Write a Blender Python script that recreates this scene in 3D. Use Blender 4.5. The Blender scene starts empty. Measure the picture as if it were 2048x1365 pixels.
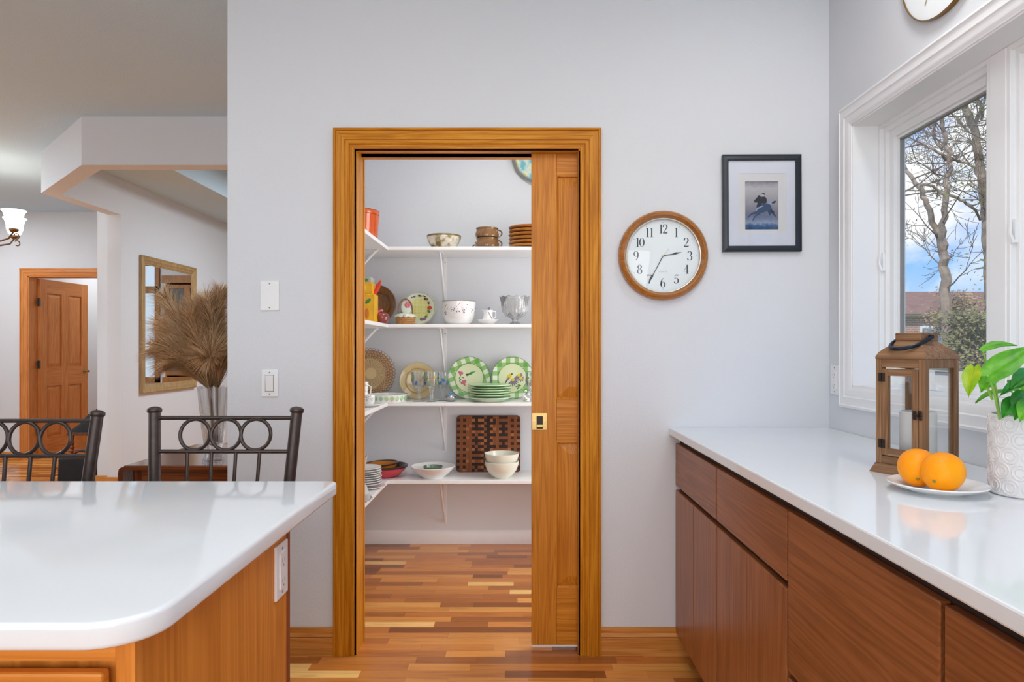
import bpy, bmesh, math, random
from mathutils import Vector, Matrix
PI = math.pi
random.seed(7)
scene = bpy.context.scene
COL = scene.collection

# ------------------------------------------------------------------ camera
F = 1342.0                     # focal length in pixels of the 2048-wide frame
CAMZ = 1.233
VPX, VPY = 1036.0, 697.0
WY = 2.70                      # front face of the wall with the pantry door
cam = bpy.data.cameras.new('camera')
cam.sensor_width = 36.0
cam.lens = F / 2048 * 36
cam.shift_x = -(VPX - 1024) / 2048
cam.shift_y = (VPY - 682.5) / 2048
cam.clip_start = 0.02
cam.clip_end = 400
camo = bpy.data.objects.new('camera', cam)
camo.location = (0, 0, CAMZ)
camo.rotation_euler = (PI / 2, 0, 0)
COL.objects.link(camo)
scene.camera = camo
vs = scene.view_settings
vs.view_transform = 'Standard'
vs.look = 'None'
vs.gamma = 1.0
vs.use_curve_mapping = False
vs.exposure = 0.25
scene.cycles.max_bounces = 8
scene.cycles.diffuse_bounces = 6
scene.cycles.transparent_max_bounces = 18
scene.cycles.use_adaptive_sampling = True
scene.cycles.adaptive_threshold = 0.05
scene.cycles.caustics_reflective = False
scene.cycles.caustics_refractive = False
scene.cycles.use_denoising = True
scene.cycles.sample_clamp_indirect = 6


def P(px, py, Y):
    return Vector(((px - VPX) / F * Y, Y, CAMZ - (py - VPY) / F * Y))


def PX(px, Y):
    return (px - VPX) / F * Y


def PZ(py, Y):
    return CAMZ - (py - VPY) / F * Y


def lin(c):
    return c / 12.92 if c <= 0.04045 else ((c + 0.055) / 1.055) ** 2.4


def S(r, g, b):
    return (lin(r / 255), lin(g / 255), lin(b / 255), 1.0)


# ------------------------------------------------------------------ node helper
class NT:
    def __init__(self, tree):
        self.t = tree
        self.t.nodes.clear()

    def n(self, typ, props=None, **inp):
        nd = self.t.nodes.new('ShaderNode' + typ)
        for k, v in (props or {}).items():
            setattr(nd, k, v)
        for k, v in inp.items():
            key = k.replace('_', ' ')
            s = nd.inputs[int(key[1:])] if key[0] == 'i' and key[1:].isdigit() else nd.inputs[key]
            self.put(s, v)
        return nd

    def put(self, s, v):
        if isinstance(v, bpy.types.NodeSocket):
            self.t.links.new(v, s)
        else:
            s.default_value = v

    def m(self, op, a, b=0.0, c=None):
        nd = self.t.nodes.new('ShaderNodeMath')
        nd.operation = op
        self.put(nd.inputs[0], a)
        self.put(nd.inputs[1], b)
        if c is not None:
            self.put(nd.inputs[2], c)
        return nd.outputs[0]

    def mix(self, fac, a, b, blend='MIX'):
        nd = self.t.nodes.new('ShaderNodeMix')
        nd.data_type = 'RGBA'
        nd.blend_type = blend
        self.put(nd.inputs[0], fac)
        self.put(nd.inputs[6], a)
        self.put(nd.inputs[7], b)
        return nd.outputs[2]

    def ramp(self, fac, stops, interp='LINEAR'):
        nd = self.t.nodes.new('ShaderNodeValToRGB')
        cr = nd.color_ramp
        cr.interpolation = interp
        while len(cr.elements) < len(stops):
            cr.elements.new(0.5)
        for e, (p, c) in zip(cr.elements, stops):
            e.position = p
            e.color = c
        self.put(nd.inputs[0], fac)
        return nd.outputs[0]

    def noise(self, vec, scale, detail=3.0, rough=0.55, dist=0.0):
        nd = self.n('TexNoise', Vector=vec, Scale=scale, Detail=detail, Roughness=rough, Distortion=dist)
        return nd.outputs[0]

    def coords(self, which='Object', scale=(1, 1, 1), loc=(0, 0, 0)):
        tc = self.n('TexCoord')
        mp = self.n('Mapping', Vector=tc.outputs[which], Scale=scale, Location=loc)
        return mp.outputs[0]

    def bump(self, h, strength, dist=0.01):
        return self.n('Bump', Strength=strength, Distance=dist, Height=h).outputs[0]


def newmat(name):
    m = bpy.data.materials.new(name)
    m.use_nodes = True
    return m, NT(m.node_tree)


def finish(nt, sh):
    o = nt.n('OutputMaterial')
    nt.t.links.new(sh, o.inputs[0])


def mat(name, col, rough=0.5, metal=0.0, var=0.06, vscale=12.0, bump=0.0, bscale=150.0, spec=0.5, coat=0.0, emit=None, estr=0.0):
    m, nt = newmat(name)
    v = nt.coords()
    nz = nt.noise(v, vscale, 3)
    lo = tuple(c * (1 - var) for c in col[:3]) + (1,)
    hi = tuple(min(1, c * (1 + var)) for c in col[:3]) + (1,)
    c = nt.ramp(nz, [(0.3, lo), (0.7, hi)])
    p = nt.n('BsdfPrincipled', Base_Color=c, Roughness=rough, Metallic=metal)
    p.inputs['Specular IOR Level'].default_value = spec
    p.inputs['Coat Weight'].default_value = coat
    if bump:
        nt.put(p.inputs['Normal'], nt.bump(nt.noise(v, bscale, 2), bump, 0.004))
    if emit:
        p.inputs['Emission Color'].default_value = emit
        p.inputs['Emission Strength'].default_value = estr
    finish(nt, p.outputs[0])
    return m


def wood(name, dark, mid, light, axis='z', freq=1.0, rough=0.45, coat=0.05, pores=0.5, cath=0.6):
    """grain runs along axis; rings + fine pores"""
    m, nt = newmat(name)
    al, ac = 0.9 * freq, 22.0 * freq
    sc = {'x': (al, ac, ac), 'y': (ac, al, ac), 'z': (ac, ac, al)}[axis]
    oi = nt.n('ObjectInfo')
    tc = nt.n('TexCoord')
    off = nt.n('CombineXYZ', X=nt.m('MULTIPLY', oi.outputs['Random'], 7.0), Y=nt.m('MULTIPLY', oi.outputs['Random'], 3.0), Z=nt.m('MULTIPLY', oi.outputs['Random'], 5.0))
    add = nt.n('VectorMath', {'operation': 'ADD'}, i0=tc.outputs['Object'], i1=off.outputs[0])
    v = nt.n('Mapping', Vector=add.outputs[0], Scale=sc).outputs[0]
    n1 = nt.noise(v, 1.0, 3, 0.5, cath)
    rings = nt.m('FRACT', nt.m('MULTIPLY', n1, 7.0))
    rings = nt.m('ABSOLUTE', nt.m('SUBTRACT', nt.m('MULTIPLY', rings, 2.0), 1.0))
    sc2 = {'x': (6, 260, 260), 'y': (260, 6, 260), 'z': (260, 260, 6)}[axis]
    v2 = nt.n('Mapping', Vector=add.outputs[0], Scale=tuple(s * freq for s in sc2)).outputs[0]
    n2 = nt.noise(v2, 1.0, 2, 0.6)
    n3 = nt.noise(add.outputs[0], 2.5, 2, 0.5)
    t = nt.m('ADD', nt.m('MULTIPLY', rings, 0.28), nt.m('MULTIPLY', n2, pores + 0.1))
    t = nt.m('ADD', t, nt.m('MULTIPLY', n3, 0.35))
    c = nt.ramp(t, [(0.25, dark), (0.58, mid), (0.95, light)])
    p = nt.n('BsdfPrincipled', Base_Color=c, Roughness=rough)
    p.inputs['Specular IOR Level'].default_value = 0.32
    p.inputs['Coat Weight'].default_value = coat
    p.inputs['Coat Roughness'].default_value = 0.25
    nt.put(p.inputs['Normal'], nt.bump(n2, 0.12, 0.002))
    finish(nt, p.outputs[0])
    return m


def thin_glass(name, tint=(1, 1, 1, 1), body=0.0, bodycol=(1, 1, 1, 1), edge=0.0, rough=0.02, refl=1.0, ior=1.5):
    """thin clear sheet: passes light, mirrors by fresnel, optional milky body"""
    m, nt = newmat(name)
    tr = nt.n('BsdfTransparent', Color=tint)
    sh = tr.outputs[0]
    if body or edge:
        lw = nt.n('LayerWeight', Blend=0.35)
        fac = nt.m('ADD', nt.m('MULTIPLY', lw.outputs['Facing'], edge), body)
        di = nt.n('BsdfDiffuse', Color=bodycol)
        sh = nt.n('MixShader', i0=fac, i1=sh, i2=di.outputs[0]).outputs[0]
    gl = nt.n('BsdfGlossy', Color=(1, 1, 1, 1), Roughness=rough)
    fr = nt.n('Fresnel', IOR=ior)
    ff = nt.m('MULTIPLY', fr.outputs[0], refl)
    finish(nt, nt.n('MixShader', i0=ff, i1=sh, i2=gl.outputs[0]).outputs[0])
    return m


# ------------------------------------------------------------------ world: blue sky with white clouds
world = bpy.data.worlds.new('sky')
scene.world = world
world.use_nodes = True
w = NT(world.node_tree)
tc = w.n('TexCoord')
sep = w.n('SeparateXYZ', Vector=tc.outputs['Generated'])
z = sep.outputs[2]
skyc = w.ramp(z, [(0.0, S(205, 222, 244)), (0.10, S(140, 190, 246)), (0.24, S(62, 146, 240)), (1.0, S(28, 96, 200))])
cv = w.n('Mapping', Vector=tc.outputs['Generated'], Scale=(1.0, 1.0, 1.9), Location=(0.62, 0.30, 0.10)).outputs[0]
cn = w.noise(cv, 3.1, 7, 0.55, 0.25)
cl = w.ramp(cn, [(0.50, (0, 0, 0, 1)), (0.62, (1, 1, 1, 1))])
skyc = w.mix(cl, skyc, S(246, 248, 252))
bg = w.n('Background', Color=skyc, Strength=1.0)
wo = w.n('OutputWorld')
w.t.links.new(bg.outputs[0], wo.inputs[0])

# ------------------------------------------------------------------ sun and the large lights
def sun(name, rot, strength, angle=0.03):
    l = bpy.data.lights.new(name, 'SUN')
    l.energy = strength
    l.angle = angle
    l.color = (1.0, 0.95, 0.88)
    o = bpy.data.objects.new(name, l)
    o.rotation_euler = rot
    COL.objects.link(o)


def area(name, loc, rot, sx, sy, power, col=(1, 1, 1), spread=PI):
    l = bpy.data.lights.new(name, 'AREA')
    l.shape = 'RECTANGLE'
    l.size, l.size_y = sx, sy
    l.energy = power
    l.color = col
    l.spread = spread
    o = bpy.data.objects.new(name, l)
    o.location = loc
    o.rotation_euler = rot
    COL.objects.link(o)
    return o


sun('sun', (math.radians(48), 0, math.radians(-38)), 2.6)
CH = 2.74                       # ceiling height
# kitchen: recessed ceiling lights, and added frontal fill panels before the solid rear wall
area('kitchen_ceiling_light', (0.15, 0.75, CH - 0.03), (0, 0, 0), 1.3, 1.3, 15, (1.0, 0.98, 0.96))
area('counter_can_light', (1.02, 1.75, CH - 0.02), (0, 0, 0), 0.14, 0.14, 4, (1.0, 0.98, 0.95))
area('kitchen_ceiling_light', (-2.2, 0.9, CH - 0.03), (0, 0, 0), 1.3, 1.3, 11, (0.80, 0.91, 1.0))
area('rear_fill_light', (-2.0, -2.35, 1.45), (PI / 2, 0, 0), 1.9, 2.0, 36, (0.88, 0.95, 1.0))
area('rear_fill_light', (0.3, -2.35, 1.45), (PI / 2, 0, 0), 1.7, 2.0, 40, (0.97, 0.985, 1.0))
area('pantry_ceiling_light', (-0.15, 3.42, CH - 0.04), (0, 0, 0), 0.35, 0.35, 7, (1.0, 0.97, 0.92))
area('pantry_side_fill_light', (0.985, 3.36, 1.15), (0, PI / 2, 0), 1.5, 0.6, 15, (1.0, 0.99, 0.98))  # added fill for the dim lower shelves, no known window there
area('dining_ceiling_light', (-1.2, 6.9, 2.95), (0, 0, 0), 1.4, 1.4, 85, (0.82, 0.92, 1.0))
area('nook_ceiling_light', (-4.9, 4.2, CH - 0.03), (0, 0, 0), 1.0, 1.0, 38, (0.74, 0.88, 1.0))
area('hall_fill_light', (-5.55, 6.35, CH - 0.03), (0, 0, 0), 0.5, 0.5, 15, (0.95, 0.98, 1.0))  # added to brighten the hall wall and door, no known fixture
area('far_room_light', (-4.9, 8.9, CH - 0.05), (0, 0, 0), 0.6, 0.6, 16, (1.0, 0.99, 0.97))
area('nook_window_daylight', (-6.1, 3.2, 1.5), (0, -PI / 2, 0), 1.6, 2.2, 24, (0.9, 0.96, 1.0))

# ------------------------------------------------------------------ mesh helpers
class MB:
    def __init__(self):
        self.v, self.f, self.mi = [], [], []
        self.cur = 0

    def add(self, verts, faces):
        o = len(self.v)
        self.v += [tuple(p) for p in verts]
        self.f += [tuple(i + o for i in f) for f in faces]
        self.mi += [self.cur] * len(faces)
        return self

    def box(self, x0, x1, y0, y1, z0, z1):
        v = [(x0, y0, z0), (x1, y0, z0), (x1, y1, z0), (x0, y1, z0), (x0, y0, z1), (x1, y0, z1), (x1, y1, z1), (x0, y1, z1)]
        return self.add(v, [(0, 3, 2, 1), (4, 5, 6, 7), (0, 1, 5, 4), (1, 2, 6, 5), (2, 3, 7, 6), (3, 0, 4, 7)])

    def hexa(self, b, t):
        """four bottom points, four top points"""
        return self.add(list(b) + list(t), [(0, 3, 2, 1), (4, 5, 6, 7), (0, 1, 5, 4), (1, 2, 6, 5), (2, 3, 7, 6), (3, 0, 4, 7)])

    def prism(self, pts, z0, z1, axis='z'):
        n = len(pts)
        f = {'z': lambda p, h: (p[0], p[1], h), 'y': lambda p, h: (p[0], h, p[1]), 'x': lambda p, h: (h, p[0], p[1])}[axis]
        v = [f(p, z0) for p in pts] + [f(p, z1) for p in pts]
        fs = [tuple(range(n))[::-1], tuple(range(n, 2 * n))]
        fs += [(i, (i + 1) % n, n + (i + 1) % n, n + i) for i in range(n)]
        return self.add(v, fs)

    def lathe(self, prof, seg=32, fn=None, c=(0, 0, 0), a0=0.0):
        """prof: (r, z) list, fn(angle, r, z) -> (r, z)"""
        n = len(prof)
        v = []
        for i in range(seg):
            a = a0 + 2 * PI * i / seg
            for r, z in prof:
                if fn:
                    r, z = fn(a, r, z)
                v.append((c[0] + r * math.cos(a), c[1] + r * math.sin(a), c[2] + z))
        fs = []
        for i in range(seg):
            j = (i + 1) % seg
            for k in range(n - 1):
                fs.append((i * n + k, j * n + k, j * n + k + 1, i * n + k + 1))
        return self.add(v, fs)

    def tube(self, pts, rad, seg=8, closed=False, cap=True):
        pts = [Vector(p) for p in pts]
        n = len(pts)
        rs = rad if isinstance(rad, (list, tuple)) else [rad] * n
        v = []
        up = None
        for i, p in enumerate(pts):
            if closed:
                d = pts[(i + 1) % n] - pts[i - 1]
            else:
                d = pts[min(i + 1, n - 1)] - pts[max(i - 1, 0)]
            d.normalize()
            if up is None:
                up = d.orthogonal().normalized()
            else:
                up = (up - d * up.dot(d))
                up = up.normalized() if up.length > 1e-6 else d.orthogonal().normalized()
            s = d.cross(up)
            for k in range(seg):
                a = 2 * PI * k / seg
                v.append(p + (up * math.cos(a) + s * math.sin(a)) * rs[i])
        fs = []
        for i in range(n if closed else n - 1):
            j = (i + 1) % n
            for k in range(seg):
                l = (k + 1) % seg
                fs.append((i * seg + k, i * seg + l, j * seg + l, j * seg + k))
        if cap and not closed:
            fs.append(tuple(range(seg))[::-1])
            fs.append(tuple(range((n - 1) * seg, n * seg)))
        return self.add(v, fs)

    def ball(self, c, rx, ry=None, rz=None, seg=16, rings=10):
        ry = rx if ry is None else ry
        rz = rx if rz is None else rz
        v = [(c[0], c[1], c[2] - rz)]
        for j in range(1, rings):
            t = -PI / 2 + PI * j / rings
            for i in range(seg):
                a = 2 * PI * i / seg
                v.append((c[0] + rx * math.cos(t) * math.cos(a), c[1] + ry * math.cos(t) * math.sin(a), c[2] + rz * math.sin(t)))
        v.append((c[0], c[1], c[2] + rz))
        fs = [(0, 1 + (i + 1) % seg, 1 + i) for i in range(seg)]
        for j in range(rings - 2):
            b = 1 + j * seg
            for i in range(seg):
                k = (i + 1) % seg
                fs.append((b + i, b + k, b + seg + k, b + seg + i))
        t = len(v) - 1
        b = 1 + (rings - 2) * seg
        fs += [(b + i, b + (i + 1) % seg, t) for i in range(seg)]
        return self.add(v, fs)

    def torus(self, c, R, r, axis='z', seg=28, sub=8):
        pts = []
        for i in range(seg):
            a = 2 * PI * i / seg
            x, y = R * math.cos(a), R * math.sin(a)
            d = {'z': (x, y, 0), 'y': (x, 0, y), 'x': (0, x, y)}[axis]
            pts.append((c[0] + d[0], c[1] + d[1], c[2] + d[2]))
        return self.tube(pts, r, sub, closed=True)

    def xf(self, M, start=0):
        for i in range(start, len(self.v)):
            self.v[i] = tuple(M @ Vector(self.v[i]))
        return self

    def mesh(self, name, mats, bevel=0.0, sharp=35, bseg=2):
        me = bpy.data.meshes.new(name)
        me.from_pydata(self.v, [], self.f)
        mats = mats if isinstance(mats, (list, tuple)) else [mats]
        for m in mats:
            me.materials.append(m)
        if len(mats) > 1:
            me.polygons.foreach_set('material_index', self.mi)
        if bevel:
            bm = bmesh.new()
            bm.from_mesh(me)
            es = [e for e in bm.edges if len(e.link_faces) == 2 and e.calc_face_angle(0) > 0.6]
            bmesh.ops.bevel(bm, geom=es, offset=bevel, segments=bseg, profile=0.5, affect='EDGES', clamp_overlap=True)
            bm.to_mesh(me)
            bm.free()
        if bevel:
            sharp = 18
        me.polygons.foreach_set('use_smooth', [True] * len(me.polygons))
        me.set_sharp_from_angle(angle=math.radians(sharp))
        me.update()
        return me

    def build(self, name, mats, parent=None, loc=(0, 0, 0), rot=(0, 0, 0), bevel=0.0, sharp=35, bseg=2):
        o = bpy.data.objects.new(name, self.mesh(name, mats, bevel, sharp, bseg))
        COL.objects.link(o)
        o.location = loc
        o.rotation_euler = rot
        if parent:
            o.parent = parent
        return o


def tag(o, label, cat, group=None, kind=None):
    o['label'] = label
    o['category'] = cat
    if group:
        o['group'] = group
    if kind:
        o['kind'] = kind
    return o


def thing(name, label, cat, loc=(0, 0, 0), rz=0.0, group=None, rot=None):
    o = bpy.data.objects.new(name, None)
    o.empty_display_size = 0.05
    COL.objects.link(o)
    o.location = loc
    o.rotation_euler = rot if rot else (0, 0, rz)
    return tag(o, label, cat, group)


def struct(o, label=None):
    o['kind'] = 'structure'
    if label:
        o['label'] = label
    return o


def copy_tree(o, parent=None):
    c = o.copy()
    COL.objects.link(c)
    if parent:
        c.parent = parent
    for ch in list(o.children):
        copy_tree(ch, c)
    return c


def B(*a):
    return MB().box(*a)


# ------------------------------------------------------------------ materials
def wallpaint(name, col, b=0.25):
    m, nt = newmat(name)
    v = nt.coords()
    nz = nt.noise(v, 1.4, 2)
    c = nt.ramp(nz, [(0.3, tuple(x * 0.985 for x in col[:3]) + (1,)), (0.7, col)])
    p = nt.n('BsdfPrincipled', Base_Color=c, Roughness=0.72)
    h = nt.m('ADD', nt.noise(v, 130, 2), nt.m('MULTIPLY', nt.noise(v, 45, 2), 0.6))
    nt.put(p.inputs['Normal'], nt.bump(h, b, 0.003))
    finish(nt, p.outputs[0])
    return m


M_wall = wallpaint('wall_paint', (0.675, 0.69, 0.72, 1))
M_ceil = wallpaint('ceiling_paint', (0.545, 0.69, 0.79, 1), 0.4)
M_white = mat('white_trim_paint', (0.80, 0.80, 0.81, 1), 0.35, var=0.01)
M_shelf = mat('white_shelf_laminate', (0.84, 0.84, 0.84, 1), 0.4, var=0.01)
M_vinyl = mat('window_vinyl', (0.80, 0.81, 0.82, 1), 0.3, var=0.01)
OAK = (S(150, 86, 6), S(194, 122, 18), S(222, 156, 46))
M_oak_z = wood('oak_casing_upright', *OAK, axis='z')
M_oak_x = wood('oak_casing_level', *OAK, axis='x')
M_oak_y = wood('oak_trim_deep', *OAK, axis='y')
DOAK = (S(152, 84, 10), S(192, 116, 24), S(214, 142, 48))
M_door_z = wood('oak_door_upright', *DOAK, axis='z', pores=0.6)
M_door_x = wood('oak_door_level', *DOAK, axis='x', pores=0.6)
M_base_x = wood('oak_baseboard', S(160, 94, 32), S(194, 126, 56), S(216, 152, 82), axis='x')
FOAK = (S(172, 98, 40), S(200, 124, 60), S(220, 148, 84))
M_fdoor_z = wood('far_door_wood', *FOAK, axis='z', cath=0.9)
M_fdoor_x = wood('far_door_wood_level', *FOAK, axis='x')
CH_ = (S(114, 63, 30), S(146, 87, 48), S(170, 110, 68))
M_cab_y = wood('cherry_drawer', *CH_, axis='y', freq=0.6, rough=0.32, pores=0.25, cath=1.5)
M_cab_z = wood('cherry_door', *CH_, axis='z', freq=0.7, rough=0.32, pores=0.35, cath=0.8)
M_cab_dark = mat('cabinet_shadow_gap', S(46, 24, 14), 0.6)
IS = (S(190, 112, 36), S(218, 138, 54), S(234, 162, 82))
M_isl_z = wood('island_maple_upright', *IS, axis='z', freq=0.32, rough=0.4, pores=0.12, cath=2.2)
M_isl_x = wood('island_maple_level', *IS, axis='x', freq=0.5, rough=0.35, pores=0.2, cath=1.2)
M_isl_red = wood('island_post_cherry', S(104, 44, 20), S(136, 66, 32), S(156, 84, 46), axis='z', freq=0.6)
M_maho_x = wood('mahogany_table', S(70, 28, 10), S(112, 54, 20), S(140, 76, 34), axis='x', rough=0.15, coat=0.8, freq=0.7)
M_maho_z = wood('mahogany_legs', S(60, 24, 10), S(96, 44, 18), S(124, 66, 30), axis='z', rough=0.25, coat=0.5)
M_dark_oak = wood('hutch_oak', S(110, 70, 34), S(146, 98, 52), S(172, 122, 72), axis='z')
M_clock = wood('clock_oak', S(132, 74, 20), S(166, 102, 36), S(192, 128, 58), axis='x', rough=0.25, coat=0.5)
M_goldframe = wood('mirror_frame_wood', S(122, 94, 54), S(162, 130, 84), S(196, 166, 118), axis='z', rough=0.3, coat=0.4)
M_lant = wood('lantern_wood', S(98, 66, 42), S(130, 94, 64), S(160, 126, 94), axis='z', freq=1.4, rough=0.6, coat=0.0)
M_lant_x = wood('lantern_wood_level', S(98, 66, 42), S(130, 94, 64), S(160, 126, 94), axis='x', freq=1.4, rough=0.6, coat=0.0)
M_quartz = mat('white_quartz', (0.77, 0.795, 0.82, 1), 0.08, var=0.012, vscale=3, spec=0.5)
M_black = mat('black_frame', S(30, 36, 46), 0.35)
M_bronze = mat('dark_bronze_metal', S(72, 62, 58), 0.38, 0.55, var=0.15, vscale=60)
M_brass = mat('polished_brass', S(178, 150, 96), 0.22, 1.0, var=0.03)
M_steel = mat('brushed_steel', S(190, 190, 190), 0.25, 1.0)
M_darkmetal = mat('dark_metal', S(52, 44, 40), 0.4, 0.7)
M_hdl = mat('handle_blue_steel', S(40, 52, 64), 0.25, 0.8)
M_plastic = mat('white_plastic', (0.80, 0.80, 0.80, 1), 0.3, var=0.01)
M_slot = mat('outlet_slot', S(140, 138, 136), 0.5)
M_pane = thin_glass('window_pane', (0.985, 0.99, 0.99, 1), refl=0.10)
M_clear = thin_glass('clear_glass', (0.93, 0.95, 0.95, 1), body=0.07, edge=0.22, bodycol=(0.9, 0.92, 0.92, 1), refl=0.8)
M_crystal = thin_glass('cut_crystal', (0.90, 0.91, 0.91, 1), body=0.20, edge=0.22, bodycol=(0.9, 0.91, 0.91, 1), refl=1.0)
M_mirror = mat('mirror_silver', (0.9, 0.92, 0.92, 1), 0.01, 1.0, var=0.0)

# ================================================================== THE SETTING
# ---- floor: slab with a printed strip pattern, real strips where the photo shows them
PL_X0, PL_X1, PL_Y0, PL_Y1 = -1.09, 1.0, 2.05, 4.234
ROW = 0.0572
FLOORC = [S(140, 80, 36), S(170, 101, 46), S(192, 117, 53), S(206, 130, 60), S(215, 142, 68), S(228, 160, 82), S(244, 194, 118)]


def floor_material(name, per_object):
    m, nt = newmat(name)
    tcn = nt.n('TexCoord')
    oi = nt.n('ObjectInfo')
    if per_object:
        base = oi.outputs['Color']
        geo = nt.n('NewGeometry')
        off = nt.n('CombineXYZ', X=nt.m('MULTIPLY', oi.outputs['Random'], 31.0), Y=nt.m('MULTIPLY', oi.outputs['Random'], 17.0), Z=0.0)
        pos = nt.n('VectorMath', {'operation': 'ADD'}, i0=geo.outputs['Position'], i1=off.outputs[0]).outputs[0]
    else:
        pos = tcn.outputs['Object']
        br = nt.n('TexBrick', {'offset': 0.37, 'offset_frequency': 2, 'squash': 1.3, 'squash_frequency': 3}, Vector=pos, Color1=(0, 0, 0, 1), Color2=(1, 1, 1, 1), Mortar=(0.1, 0.1, 0.1, 1), Scale=1.0, Mortar_Size=0.0006, Bias=0.0, Brick_Width=0.43, Row_Height=ROW)
        base = nt.ramp(br.outputs[0], [(i / 6, c) for i, c in enumerate(FLOORC)])
    v = nt.n('Mapping', Vector=pos, Scale=(2.2, 34, 34)).outputs[0]
    g = nt.noise(v, 1.0, 5, 0.6, 1.2)
    v2 = nt.n('Mapping', Vector=pos, Scale=(9, 300, 300)).outputs[0]
    g2 = nt.noise(v2, 1.0, 2, 0.6)
    k = nt.m('ADD', nt.m('MULTIPLY', g, 0.75), nt.m('MULTIPLY', g2, 0.25))
    sh = nt.ramp(k, [(0.28, (0.62, 0.56, 0.5, 1)), (0.5, (1, 1, 1, 1)), (0.75, (1.12, 1.1, 1.06, 1))])
    c = nt.mix(1.0, base, sh, 'MULTIPLY')
    p = nt.n('BsdfPrincipled', Base_Color=c, Roughness=0.27)
    p.inputs['Coat Weight'].default_value = 0.25
    p.inputs['Coat Roughness'].default_value = 0.12
    finish(nt, p.outputs[0])
    return m


M_floor = floor_material('strip_floor', False)
M_plank = floor_material('floor_strip', True)
fb = MB()
fb.box(-6.4, -5.76, -2.7, 7.53, -0.1, 0)
fb.box(-5.76, PL_X0, -2.7, 10.2, -0.1, 0)
fb.box(PL_X1, 1.6, -2.7, 10.2, -0.1, 0)
fb.box(PL_X0, PL_X1, -2.7, PL_Y0, -0.1, 0)
fb.box(PL_X0, PL_X1, PL_Y1, 10.2, -0.1, 0)
fb.box(PL_X0, PL_X1, PL_Y0, PL_Y1, -0.1, -0.012)
floor = struct(fb.build('floor', M_floor), 'polished hardwood strip floor in mixed honey and brown tones')
pm = MB().box(-0.5, 0.5, -0.5, 0.5, -0.5, 0.5).mesh('plank', M_plank)
rp = random.Random(21)
y = PL_Y0
while y < PL_Y1 - 0.01:
    y1 = min(y + ROW, PL_Y1)
    x = PL_X0
    L = rp.uniform(0.08, 0.5)
    while x < PL_X1 - 1e-4:
        x1 = min(x + L, PL_X1)
        if PL_X1 - x1 < 0.06:
            x1 = PL_X1
        o = bpy.data.objects.new('plank', pm)
        COL.objects.link(o)
        o.parent = floor
        o.location = ((x + x1) / 2, (y + y1) / 2, -0.006 + rp.uniform(-0.0002, 0.0))
        o.scale = (x1 - x - 0.0005, y1 - y - 0.0005, 0.0118)
        w_ = [2, 4, 5, 6, 6, 3, 1.6]
        if y > 3.2:
            w_ = [3, 6, 6, 5, 4, 2.5, 1.2]
        c = rp.choices(FLOORC, w_)[0]
        k = rp.uniform(0.9, 1.1)
        o.color = (c[0] * k, c[1] * k, c[2] * k, 1)
        x = x1
        L = rp.choice([0.16, 0.24, 0.3, 0.38, 0.46, 0.55, 0.42])
    y = y1

# ---- ceiling (with the tray over the dining room)
TX0, TX1, TY0, TY1 = -2.91, 0.9, 5.1, 8.7
cb = MB()
cb.box(-6.4, -5.76, -2.7, 7.53, CH, CH + 0.12)
cb.box(-5.76, TX0, -2.7, 10.2, CH, CH + 0.12)
cb.box(TX1, 1.6, -2.7, 10.2, CH, CH + 0.12)
cb.box(TX0, TX1, -2.7, TY0, CH, CH + 0.12)
cb.box(TX0, TX1, TY1, 10.2, CH, CH + 0.12)
cb.box(TX0 - 0.05, TX1 + 0.05, TY0 - 0.05, TY1 + 0.05, CH + 0.32, CH + 0.4)
for a in ((TX0 - 0.05, TX0, TY0, TY1), (TX1, TX1 + 0.05, TY0, TY1), (TX0, TX1, TY0 - 0.05, TY0), (TX0, TX1, TY1, TY1 + 0.05)):
    cb.box(*a, CH + 0.12, CH + 0.32)
struct(cb.build('ceiling', M_ceil), 'grey shaded textured ceiling with a raised tray')

# ---- wall with the pantry door (hollow to the right for the pocket)
OX0, OX1, OZ = -0.650, 0.243, 2.026
WB = 2.814
WLX = PX(455, WY)
wb = MB()
wb.box(WLX, OX0, WY, WB, 0, CH)
wb.box(OX0, OX1, WY, WY + 0.03, OZ, CH)
wb.box(OX0, OX1, WB - 0.03, WB, OZ, CH)
wb.box(OX0, OX1, WY + 0.03, WB - 0.03, OZ + 0.06, CH)
wb.box(OX1, 1.2515, WY, WY + 0.032, 0, CH)
wb.box(OX1, 1.2515, WB - 0.032, WB, 0, CH)
wb.box(1.0, 1.2515, WY + 0.032, WB - 0.032, 0, CH)
struct(wb.build('wall_back', M_wall), 'light grey textured wall around the pantry door')

# ---- right wall with the window opening
RX = 1.2515
WZ0, WZ1 = 1.0895, 2.067
WYA, WYB = 2.507, 0.60
rb = MB()
rb.box(RX, 1.42, -2.7, WB, 0, WZ0)
rb.box(RX, 1.42, -2.7, WB, WZ1, CH)
rb.box(RX, 1.42, WYA, WB, WZ0, WZ1)
rb.box(RX, 1.42, -2.7, WYB, WZ0, WZ1)
struct(rb.build('wall_right', M_wall), 'light grey wall around the kitchen window')

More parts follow.
